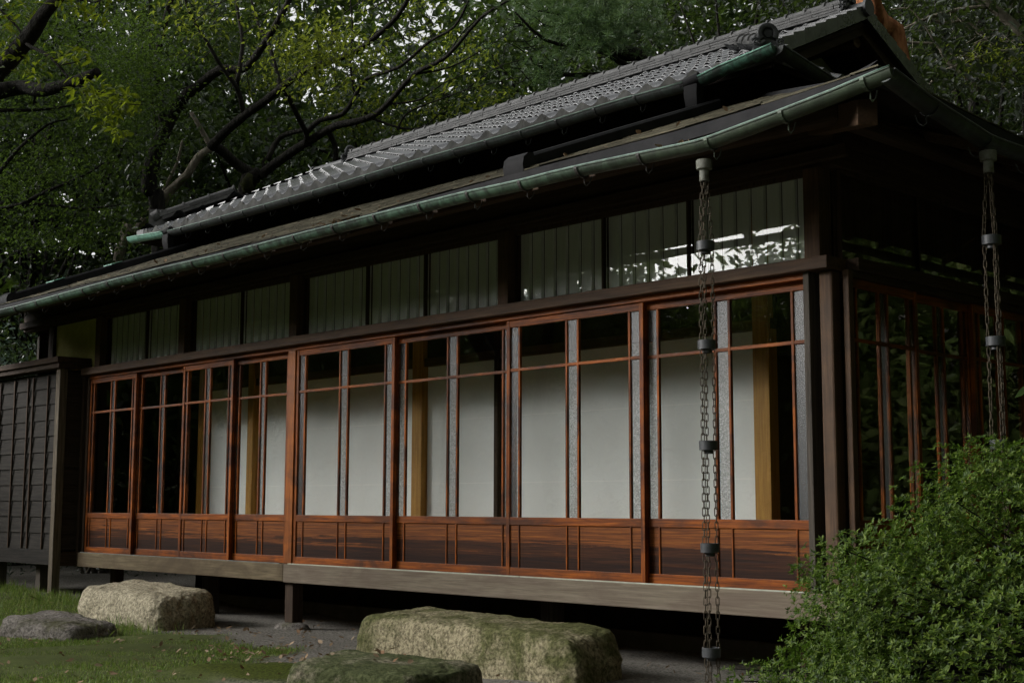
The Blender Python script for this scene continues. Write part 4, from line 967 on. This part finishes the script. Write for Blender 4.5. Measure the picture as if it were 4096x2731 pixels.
# undergrowth shrubs behind the left end
def shrub(name, label, loc, rad, nc, cr, per, L, ratio, leaf, seed, group='shrubs at the left end of the house'):
    r_ = np.random.default_rng(seed); rr_ = random.Random(seed); t = thing(name, label, 'shrub', loc, group); mb = MB(); c0 = np.array(loc)
    cs = clumps(c0+np.array((0, 0, rad[2]*.9)), rad, nc, r_, .45)
    for k in range(22):
        c = cs[rr_.randrange(nc)]; limb(mb, [c0+np.array((rr_.uniform(-.2, .2), rr_.uniform(-.2, .2), 0)), c0*.5+c*.5+np.array((0, 0, .2)), c], .02, .005, n=5)
    mb.build('stems', M['bark_pale'], t, smooth=True); quads_obj('foliage', leafcloud(cs, cr, per, L, ratio, r_, .8), 6, LEAF_F, leaf, t); return t
GS = 'shrubs at the left end of the house'
shrub('shrub', 'small-leaved dark shrub showing above the left end of the lower roof', pol(19.5, 63.0), (2.2, 1.8, 2.2), 120, .30, 110, .062, .5, M['leaf_dk'], 51)
shrub('shrub', 'shrub with pale whorled leaves at the left edge above the gutter', pol(18.5, 69.0), (1.7, 1.5, 1.9), 90, .30, 90, .085, .42, M['leaf_sh'], 52)
shrub('shrub', 'twiggy grey-green shrub beside the left end of the upper gutter', pol(20.5, 58.8), (1.6, 1.5, 2.3), 100, .30, 100, .075, .5, M['leaf_a'], 53)
shrub('shrub', 'glossy blue-green shrub at the right edge above the lower roof', pol(15.5, 24.0), (1.4, 1.4, 2.6), 90, .28, 90, .10, .36, M['leaf_sh'], 54, None)

# the dark forked tree
t = thing('forked_tree', 'dark wide-forked tree with bare black limbs spreading over the tiled roof', 'tree', (at(960, 830, 19.5)[0], at(960, 830, 19.5)[1], -.53))
mb = MB(); D0 = 19.3
base = at(960, 830, D0+.2)
limb(mb, [(base[0], base[1], -.6), (base[0]-.05, base[1], 2.0), at(976, 800, D0), at(1036, 702, D0)], .14, .11, n=12)
px_limb(mb, [(1036, 710, D0), (952, 661, D0), (881, 598, D0-.2), (845, 586, D0-.3)], 0.0825, 0.066)
px_limb(mb, [(845, 588, D0-.3), (893, 536, D0-.5), (976, 464, D0-.8), (1060, 405, D0-1), (1119, 357, D0-1.2), (1226, 280, D0-1.5), (1377, 226, D0-1.8), (1455, 185, D0-2), (1586, 71, D0-2.3), (1650, -40, D0-2.5)], 0.0693, 0.0264)
px_limb(mb, [(976, 464, D0-.8), (958, 381, D0-.9), (934, 333, D0-1), (875, 250, D0-1.1), (827, 167, D0-1.2), (762, 60, D0-1.3), (730, -40, D0-1.4)], 0.0396, 0.0145)
px_limb(mb, [(946, 345, D0-.95), (970, 179, D0-.8), (952, 60, D0-.7), (940, -30, D0-.6)], 0.033, 0.0165)
px_limb(mb, [(1119, 357, D0-1.2), (1107, 286, D0-1.1), (1071, 167, D0-1), (1036, 107, D0-.9), (1000, -20, D0-.8)], 0.033, 0.0132)
px_limb(mb, [(1036, 706, D0), (1071, 679, D0), (1161, 613, D0-.2), (1238, 565, D0-.4), (1339, 506, D0-.7), (1389, 494, D0-.9), (1479, 470, D0-1.1), (1550, 417, D0-1.3), (1657, 298, D0-1.6), (1788, 226, D0-1.9), (1925, 71, D0-2.2), (2060, -10, D0-2.5)], 0.0759, 0.0145)
px_limb(mb, [(1222, 575, D0-.4), (1226, 536, D0-.5), (1190, 464, D0-.8), (1149, 381, D0-1.1), (1125, 357, D0-1.2)], 0.0396, 0.033)
px_limb(mb, [(1226, 530, D0-.5), (1280, 482, D0-.6), (1369, 458, D0-.7), (1419, 387, D0-.9), (1467, 315, D0-1.1), (1598, 268, D0-1.4), (1717, 167, D0-1.7), (1818, 107, D0-2), (1880, -10, D0-2.2)], 0.0396, 0.0132)
px_limb(mb, [(1071, 640, D0+.5), (1120, 550, D0+.6), (1220, 520, D0+.3)], 0.0462, 0.033)
px_limb(mb, [(1479, 470, D0-1.1), (1598, 512, D0-1.2), (1687, 510, D0-1.3), (1760, 455, D0-1.4)], 0.0198, 0.0066)
px_limb(mb, [(1590, 520, D0-1.2), (1633, 450, D0-1.3), (1770, 395, D0-1.5), (1900, 350, D0-1.7), (2120, 300, D0-2)], 0.0145, 0.004)
px_limb(mb, [(1657, 298, D0-1.6), (1800, 270, D0-1.8), (1930, 200, D0-2), (2070, 110, D0-2.3)], 0.0145, 0.004)
px_limb(mb, [(1419, 387, D0-.9), (1400, 250, D0-1), (1410, 130, D0-1.1), (1400, -20, D0-1.2)], 0.0198, 0.0079)
px_limb(mb, [(1550, 417, D0-1.3), (1680, 400, D0-1.5), (1780, 330, D0-1.7), (1960, 260, D0-2.1)], 0.0145, 0.0033)
px_limb(mb, [(1788, 226, D0-1.9), (1860, 120, D0-2), (1980, 30, D0-2.1), (2040, -30, D0-2.2)], 0.0106, 0.004)
px_limb(mb, [(1310, 520, D0-.6), (1345, 600, D0-.5), (1330, 680, D0-.4)], 0.0396, 0.033)
rr = random.Random(9)
for _ in range(46):      # thin twigs
    x, y = rr.uniform(700, 2000), rr.uniform(-20, 380); L_ = rr.uniform(60, 220); a = rr.uniform(-2.6, -.4); d_ = D0-rr.uniform(.5, 2.2)
    px_limb(mb, [(x, y, d_), (x+L_*.5*cos(a), y+L_*.5*sin(a)+rr.uniform(-12, 12), d_), (x+L_*cos(a), y+L_*sin(a), d_-.1)], .009, .003, n=5, sub=2)
mb.build('trunk', M['bark'], t, smooth=True)
MB().tube([at(1000, 770, D0-.05), at(985, 735, D0-.15), at(1000, 700, D0-.1)], [.085, .10, .05], 9, True, .2).build('moss_cushion', M['bark_moss'], t, smooth=True)
r_ = np.random.default_rng(61); cs = []
for _ in range(80):
    x = r_.uniform(640, 1950); y = r_.uniform(-260, 330)*(1 if x > 900 else .7); cs.append(at(x, y, D0+(r_.uniform(.3, 2.6) if r_.random() < .72 else -r_.uniform(.5, 2.5))))
for _ in range(26): cs.append(at(r_.normal(1280, 90), r_.normal(225, 60), D0-2.6))
for _ in range(30): cs.append(at(r_.uniform(1350, 2000), r_.uniform(380, 560), D0+1.5))
quads_obj('crown', leafcloud(cs, .24, 40, .08, .42, r_, .8, .45), 6, LEAF_F, M['leaf_y'], t)

# the leaning dark trunk on the left
t = thing('leaning_tree', 'straight dark trunk leaning left, rising from behind the left end of the tiled roof', 'tree', (at(650, 930, 20.4)[0], at(650, 930, 20.4)[1], -.53))
mb = MB(); D1 = 20.4; b0 = at(660, 960, D1)
limb(mb, [(b0[0]+.3, b0[1], -.6), at(637, 911, D1), at(595, 760, D1), at(610, 640, D1), at(660, 520, D1), at(696, 452, D1), at(738, 387, D1-.2), at(792, 345, D1-.3), at(881, 280, D1-.5), at(975, 275, D1-.6), at(1048, 190, D1-.8), at(1143, 30, D1-1), at(1170, -40, D1-1)], .135, .035, n=11)
px_limb(mb, [(660, 520, D1), (640, 380, D1), (628, 250, D1-.1), (667, 60, D1-.2), (695, -40, D1-.2)], 0.0792, 0.0396)
px_limb(mb, [(640, 330, D1), (606, 165, D1+.1), (560, 205, D1+.2), (500, 232, D1+.3)], 0.0132, 0.0594)
px_limb(mb, [(600, 780, D1), (640, 640, D1), (610, 400, D1), (600, 230, D1), (596, -20, D1)], 0.0145, 0.0079)
mb.build('trunk', M['bark'], t, smooth=True)
r_ = np.random.default_rng(62); cs = [at(r_.uniform(430, 1100), r_.uniform(-240, 300), D1+r_.uniform(-.3, 2.5)) for _ in range(90)]
quads_obj('crown', leafcloud(cs, .26, 48, .10, .5, r_, .7, .5), 6, LEAF_F, M['leaf_a'], t)
# pale slanting bare trunk
t = thing('bare_tree', 'pale grey bare slanting trunk left of the dark fork', 'tree', (at(480, 1010, 21.2)[0], at(480, 1010, 21.2)[1], -.53))
mb = MB(); b0 = at(480, 1010, 21.2)
limb(mb, [(b0[0]-.9, b0[1]-.3, -.6), tuple(b0), at(542, 928, 21.2), at(643, 803, 21.1), at(700, 745, 21.1), at(750, 696, 21), at(792, 631, 21), at(842, 594, 21)], .085, .055)
px_limb(mb, [(640, 790, 21.1), (690, 690, 21.1), (712, 640, 21.1), (730, 560, 21.1)], .028, .018)
px_limb(mb, [(700, 745, 21.1), (660, 830, 21.1)], .02, .01)
px_limb(mb, [(845, 590, 21), (800, 510, 21), (765, 450, 21)], .045, .03)
mb.build('trunk', M['bark_pale'], t, smooth=True)

# maple at the left: fine leaves in flat sprays
t = thing('maple_tree', 'fine-leaved deep green maple filling the left edge above the roof', 'tree', pol(20, 71))
mb = MB(); b0 = np.array(pol(20, 71)); DM = 17.6
limb(mb, [tuple(b0), b0+np.array((.2, 0, 1.8)), at(-260, 520, DM+1), at(-60, 390, DM), at(77, 350, DM), at(170, 362, DM-.3), at(268, 337, DM-.5), at(390, 290, DM-.8)], .15, .06)
for pts in ([(-20, 840, DM), (130, 815, DM), (330, 835, DM), (480, 820, DM)], [(-20, 715, DM), (70, 600, DM), (190, 500, DM), (270, 480, DM)], [(-20, 442, DM), (160, 440, DM), (300, 420, DM)], [(60, 830, DM), (200, 760, DM), (330, 705, DM), (420, 650, DM)], [(140, 355, DM), (140, 390, DM), (132, 420, DM)]):
    px_limb(mb, pts, .03, .008, n=6)
mb.build('trunk', M['bark'], t, smooth=True)
r_ = np.random.default_rng(63); cs = []
for _ in range(210):
    x = r_.uniform(-420, 640); y = r_.uniform(-120, 980)
    if x > 420 and y > 700: x -= 250
    if x > 380 and y < 120: y += 200
    cs.append(at(x, y, DM+r_.uniform(-.5, 2.2)))
quads_obj('crown', leafcloud(cs, .30, 130, .048, .62, r_, 1.2, .30), 6, LEAF_F, M['leaf_b'], t)

# near overhanging branch, upper left
nb = np.array((-6.6, -4.4, -.53))
t = thing('garden_tree', 'near dark branch with large yellow-green leaves hanging in at the top left corner', 'tree', tuple(nb))
mb = MB()
limb(mb, [tuple(nb), nb+np.array((.1, .2, 1.4)), at(-420, 560, 10.8), at(-150, 360, 10.6), at(0, 275, 10.4), at(89, 179, 10.2), at(137, 119, 10.1), at(173, 60, 10), at(240, -15, 9.8), at(420, -180, 9.5), at(620, -420, 9.2)], .10, .03, n=10)
px_limb(mb, [(100, 170, 10.2), (128, 190, 10), (200, 228, 9.8), (268, 304, 9.7), (322, 357, 9.6), (382, 436, 9.5)], .016, .005, n=6)
px_limb(mb, [(0, 320, 10.4), (40, 240, 10.3), (100, 170, 10.2)], .03, .02, n=6)
px_limb(mb, [(300, 335, 9.65), (380, 365, 9.6), (500, 385, 9.5)], .007, .003, n=5)
px_limb(mb, [(240, 262, 9.75), (300, 250, 9.7), (350, 230, 9.6)], .007, .003, n=5)
px_limb(mb, [(345, 390, 9.55), (420, 410, 9.5), (560, 420, 9.4)], .006, .003, n=5)
px_limb(mb, [(190, 40, 9.95), (250, -10, 9.8), (380, 10, 9.6), (420, -20, 9.5)], .012, .005, n=5)
px_limb(mb, [(0, 40, 10.4), (70, 110, 10.3), (100, 170, 10.2)], .012, .008, n=5)
mb.build('trunk', M['bark'], t, smooth=True)
r_ = np.random.default_rng(64); P = []
def spray(x0, y0, x1, y1, n, d0, sp):
    for _ in range(n):
        u = r_.random(); P.append(at(x0+(x1-x0)*u+r_.normal(0, sp), y0+(y1-y0)*u+r_.normal(0, sp), d0+r_.normal(0, .18)))
spray(200, 210, 330, 220, 44, 9.7, 22); spray(300, 335, 540, 390, 102, 9.5, 28); spray(330, 390, 560, 425, 102, 9.45, 22); spray(350, 430, 470, 470, 57, 9.45, 26); spray(440, 470, 500, 560, 34, 9.4, 14)
spray(-40, 40, 120, 60, 68, 10.2, 50); spray(10, 150, 120, 260, 51, 10.2, 40); spray(240, 20, 420, 30, 78, 9.7, 28); spray(110, 260, 170, 320, 27, 9.9, 24)
hc = [np.array((r_.uniform(-16, -5.5), r_.uniform(-8, -2.8), r_.uniform(6.3, 9.6))) for _ in range(500)]  # unseen crown, with its limbs, added to shade the roofs from the sun
mb = MB()
for q_ in ((-9.8, -5.5, 8.4), (-8.0, -3.6, 8.8), (-6.4, -5.4, 8.9), (-10.4, -3.9, 8.2)): limb(mb, [nb+np.array((.1, .2, 1.4)), nb*.6+np.array(q_)*.4+np.array((0, 0, 1.2)), q_], .09, .02)
mb.build('limbs', M['bark'], t, smooth=True)
quads_obj('shading_crown', leafcloud([h for h in hc], .5, 60, .14, .45, r_, .8, .5), 6, LEAF_F, M['leaf_a'], t)
P = np.array(P); D, B, Nn = frames(len(P), r_, .9); D[:, 2] -= .45; D /= np.linalg.norm(D, axis=1)[:, None]; B = np.cross(Nn, D); B /= np.linalg.norm(B, axis=1)[:, None]
L = r_.uniform(.045, .085, len(P)); quads_obj('crown', leaves(P, D, B, Nn, L, L*.42, .12, .15), 6, LEAF_F, M['leaf_y2'], t)

# pine above the ridge
pb = np.array((at(2620, 300, 17.5)[0], at(2620, 300, 17.5)[1], -.53))
t = thing('pine_tree', 'bright green needle-tufted pine above the middle of the ridge', 'tree', tuple(pb))
mb = MB()
limb(mb, [tuple(pb), pb+np.array((.1, 0, 3)), at(2600, 330, 17.4), at(2440, 200, 17), at(2420, 40, 16.8), at(2440, -200, 16.8)], .15, .06)
px_limb(mb, [(2560, 300, 17.3), (2400, 200, 16.8), (2330, 190, 16.5), (2180, 160, 16.3), (2060, 50, 16.1)], .045, .012)
px_limb(mb, [(2600, 330, 17.4), (2440, 300, 16.8), (2260, 300, 16.4), (2150, 265, 16.2), (2120, 230, 16.1)], .04, .01)
px_limb(mb, [(2430, 120, 16.8), (2250, 60, 16.4), (2150, 45, 16.2)], .035, .01)
px_limb(mb, [(2440, 180, 16.9), (2560, 120, 16.6), (2600, 110, 16.5)], .03, .008)
rr = random.Random(12)
for _ in range(40):
    x, y = rr.uniform(2080, 2560), rr.uniform(20, 330); px_limb(mb, [(x, y, 16.5), (x-rr.uniform(10, 70), y-rr.uniform(-40, 40), 16.3), (x-rr.uniform(50, 120), y-rr.uniform(-30, 60), 16.2)], .008, .003, n=5, sub=2)
mb.build('trunk', M['bark'], t, smooth=True)
r_ = np.random.default_rng(65); T = []
for _ in range(560):
    x, y = r_.normal(2380, 130), r_.normal(90, 85)
    if y > 230 and x > 2250: y = r_.uniform(0, 200)
    T.append(at(x, y, 16.4+r_.normal(0, .5)))
for _ in range(60): T.append(at(r_.normal(2200, 45), r_.normal(300, 40), 16.2+r_.normal(0, .2)))
for _ in range(120): T.append(at(r_.normal(2200, 160), r_.normal(-60, 60), 16.4+r_.normal(0, .5)))
T = np.array(T); K = 44; c = np.repeat(T, K, 0); n = len(c); axv = np.repeat(r_.normal(size=(len(T), 3))*.8+np.array((-.3, -.5, .5)), K, 0)
D = r_.normal(size=(n, 3))+axv*1.1; D /= np.linalg.norm(D, axis=1)[:, None]; B = np.cross(D, r_.normal(size=(n, 3))); B /= np.linalg.norm(B, axis=1)[:, None]
Ln = r_.uniform(.07, .13, n)[:, None]; w_ = .0022
NV = np.stack([c-B*w_, c+B*w_, c+D*Ln+B*w_*.5-np.array((0, 0, .012)), c+D*Ln-B*w_*.5-np.array((0, 0, .012))], 1)
quads_obj('needles', NV, 4, [(0, 1, 2, 3)], M['needle'], t)
# red pine trunk behind the right end of the ridge
rp = np.array((at(3640, 420, 14.5)[0], at(3640, 420, 14.5)[1], -.53))
t = thing('red_pine', 'orange-red pine trunk leaning behind the right end of the ridge', 'tree', tuple(rp))
mb = MB(); limb(mb, [tuple(rp), rp+np.array((-.05, 0, 2.4)), at(3590, 250, 14.4), at(3520, 110, 14.3), at(3475, 10, 14.3), at(3440, -180, 14.3), at(3420, -600, 14.4), at(3460, -1000, 14.5)], .135, .12, n=16, jit=.05)
px_limb(mb, [(3510, 90, 14.2), (3505, 20, 14.0), (3470, -90, 13.9)], .07, .05)
mb.build('trunk', M['bark_red'], t, smooth=True)
r_ = np.random.default_rng(66); T = np.array([at(r_.normal(3440, 260), r_.normal(-900, 160), 14.4+r_.normal(0, .9)) for _ in range(260)]); c = np.repeat(T, 40, 0); n = len(c)
D = r_.normal(size=(n, 3)); D /= np.linalg.norm(D, axis=1)[:, None]; B = np.cross(D, r_.normal(size=(n, 3))); B /= np.linalg.norm(B, axis=1)[:, None]; Ln = r_.uniform(.08, .14, n)[:, None]
quads_obj('needles', np.stack([c-B*.003, c+B*.003, c+D*Ln+B*.0015, c+D*Ln-B*.0015], 1), 4, [(0, 1, 2, 3)], M['needle'], t)
# thin-branched tree at the right
tb0 = np.array((at(4250, 500, 16)[0], at(4250, 500, 16)[1], -.53))
t = thing('bare_tree', 'tree with pale thin bare branches crossing the dark leaves at the top right', 'tree', tuple(tb0))
mb = MB(); D3 = 15.6
limb(mb, [tuple(tb0), tb0+np.array((0, 0, 2.5)), at(4230, 300, D3), at(4096, 143, D3), at(3990, 48, D3), at(3920, 0, D3), at(3800, -60, D3)], .09, .035)
px_limb(mb, [(3950, 28, D3), (3830, 40, D3), (3720, 70, D3), (3640, 105, D3), (3605, 120, D3)], .028, .012)
px_limb(mb, [(3710, 72, D3), (3780, 95, D3), (3860, 85, D3), (3940, 145, D3)], .022, .01)
px_limb(mb, [(3577, 150, D3), (3640, 172, D3), (3745, 180, D3), (3780, 240, D3), (3862, 310, D3), (3958, 416, D3)], .016, .02)
px_limb(mb, [(3720, 340, D3), (3755, 298, D3), (3840, 260, D3), (3946, 220, D3), (4065, 202, D3), (4200, 210, D3)], .014, .028)
px_limb(mb, [(3745, 180, D3), (3650, 45, D3), (3560, 40, D3)], .01, .006, n=6)
rr = random.Random(15)
for _ in range(40):
    x, y = rr.uniform(3600, 4060), rr.uniform(20, 480); px_limb(mb, [(x, y, D3), (x+rr.uniform(-50, 50), y+rr.uniform(-40, 40), D3), (x+rr.uniform(-100, 100), y+rr.uniform(-60, 60), D3-.2)], .006, .002, n=5, sub=2)
mb.build('trunk', M['bark_pale'], t, smooth=True)
r_ = np.random.default_rng(67); cs = [at(r_.normal(4010, 70), r_.normal(260, 45), D3-.3) for _ in range(16)]+[at(r_.uniform(3700, 4300), r_.uniform(-350, -100), D3) for _ in range(50)]
quads_obj('crown', leafcloud(cs, .16, 26, .08, .36, r_, .7, .5), 6, LEAF_F, M['leaf_y'], t)

# broad-leaved sprig reaching in at the right edge
p0 = at(4330, 2350, 5.0); sp = np.array((p0[0], p0[1], -.53))
t = thing('camellia_sprig', 'single broad glossy leaf poking in at the right edge above the bush', 'shrub', tuple(sp))
mb = MB(); limb(mb, [tuple(sp), at(4340, 2000, 5.0), at(4280, 1700, 5.0), at(4180, 1600, 5.0), at(4112, 1575, 5.0)], .012, .003, n=6); mb.build('stems', M['bark'], t, smooth=True)
P = np.array([at(*q) for q in ((4150, 1530, 5.0), (4185, 1600, 5.0), (4230, 1640, 5.02), (4270, 1700, 5.0), (4300, 1780, 5.0), (4260, 1560, 5.0))])
D = np.array([at(4046, 1592, 4.98)-at(4150, 1530, 5.0)]+[RGT*.5+UPV*.6, RGT-UPV*.2, RGT*.7+UPV*.5, -RGT*.3+UPV*.4+FWD*.4, RGT*.4+UPV]); D /= np.linalg.norm(D, axis=1)[:, None]
Nn = np.cross(D, np.array([FWD*.6+UPV*.4]*6)); Nn /= np.linalg.norm(Nn, axis=1)[:, None]; B = np.cross(Nn, D)
quads_obj('foliage', leaves(P, D, Nn, B, np.array([.112, .10, .11, .09, .1, .1]), np.array([.042]*6), .12, .06), 6, LEAF_F, M['leaf_sh'], t)
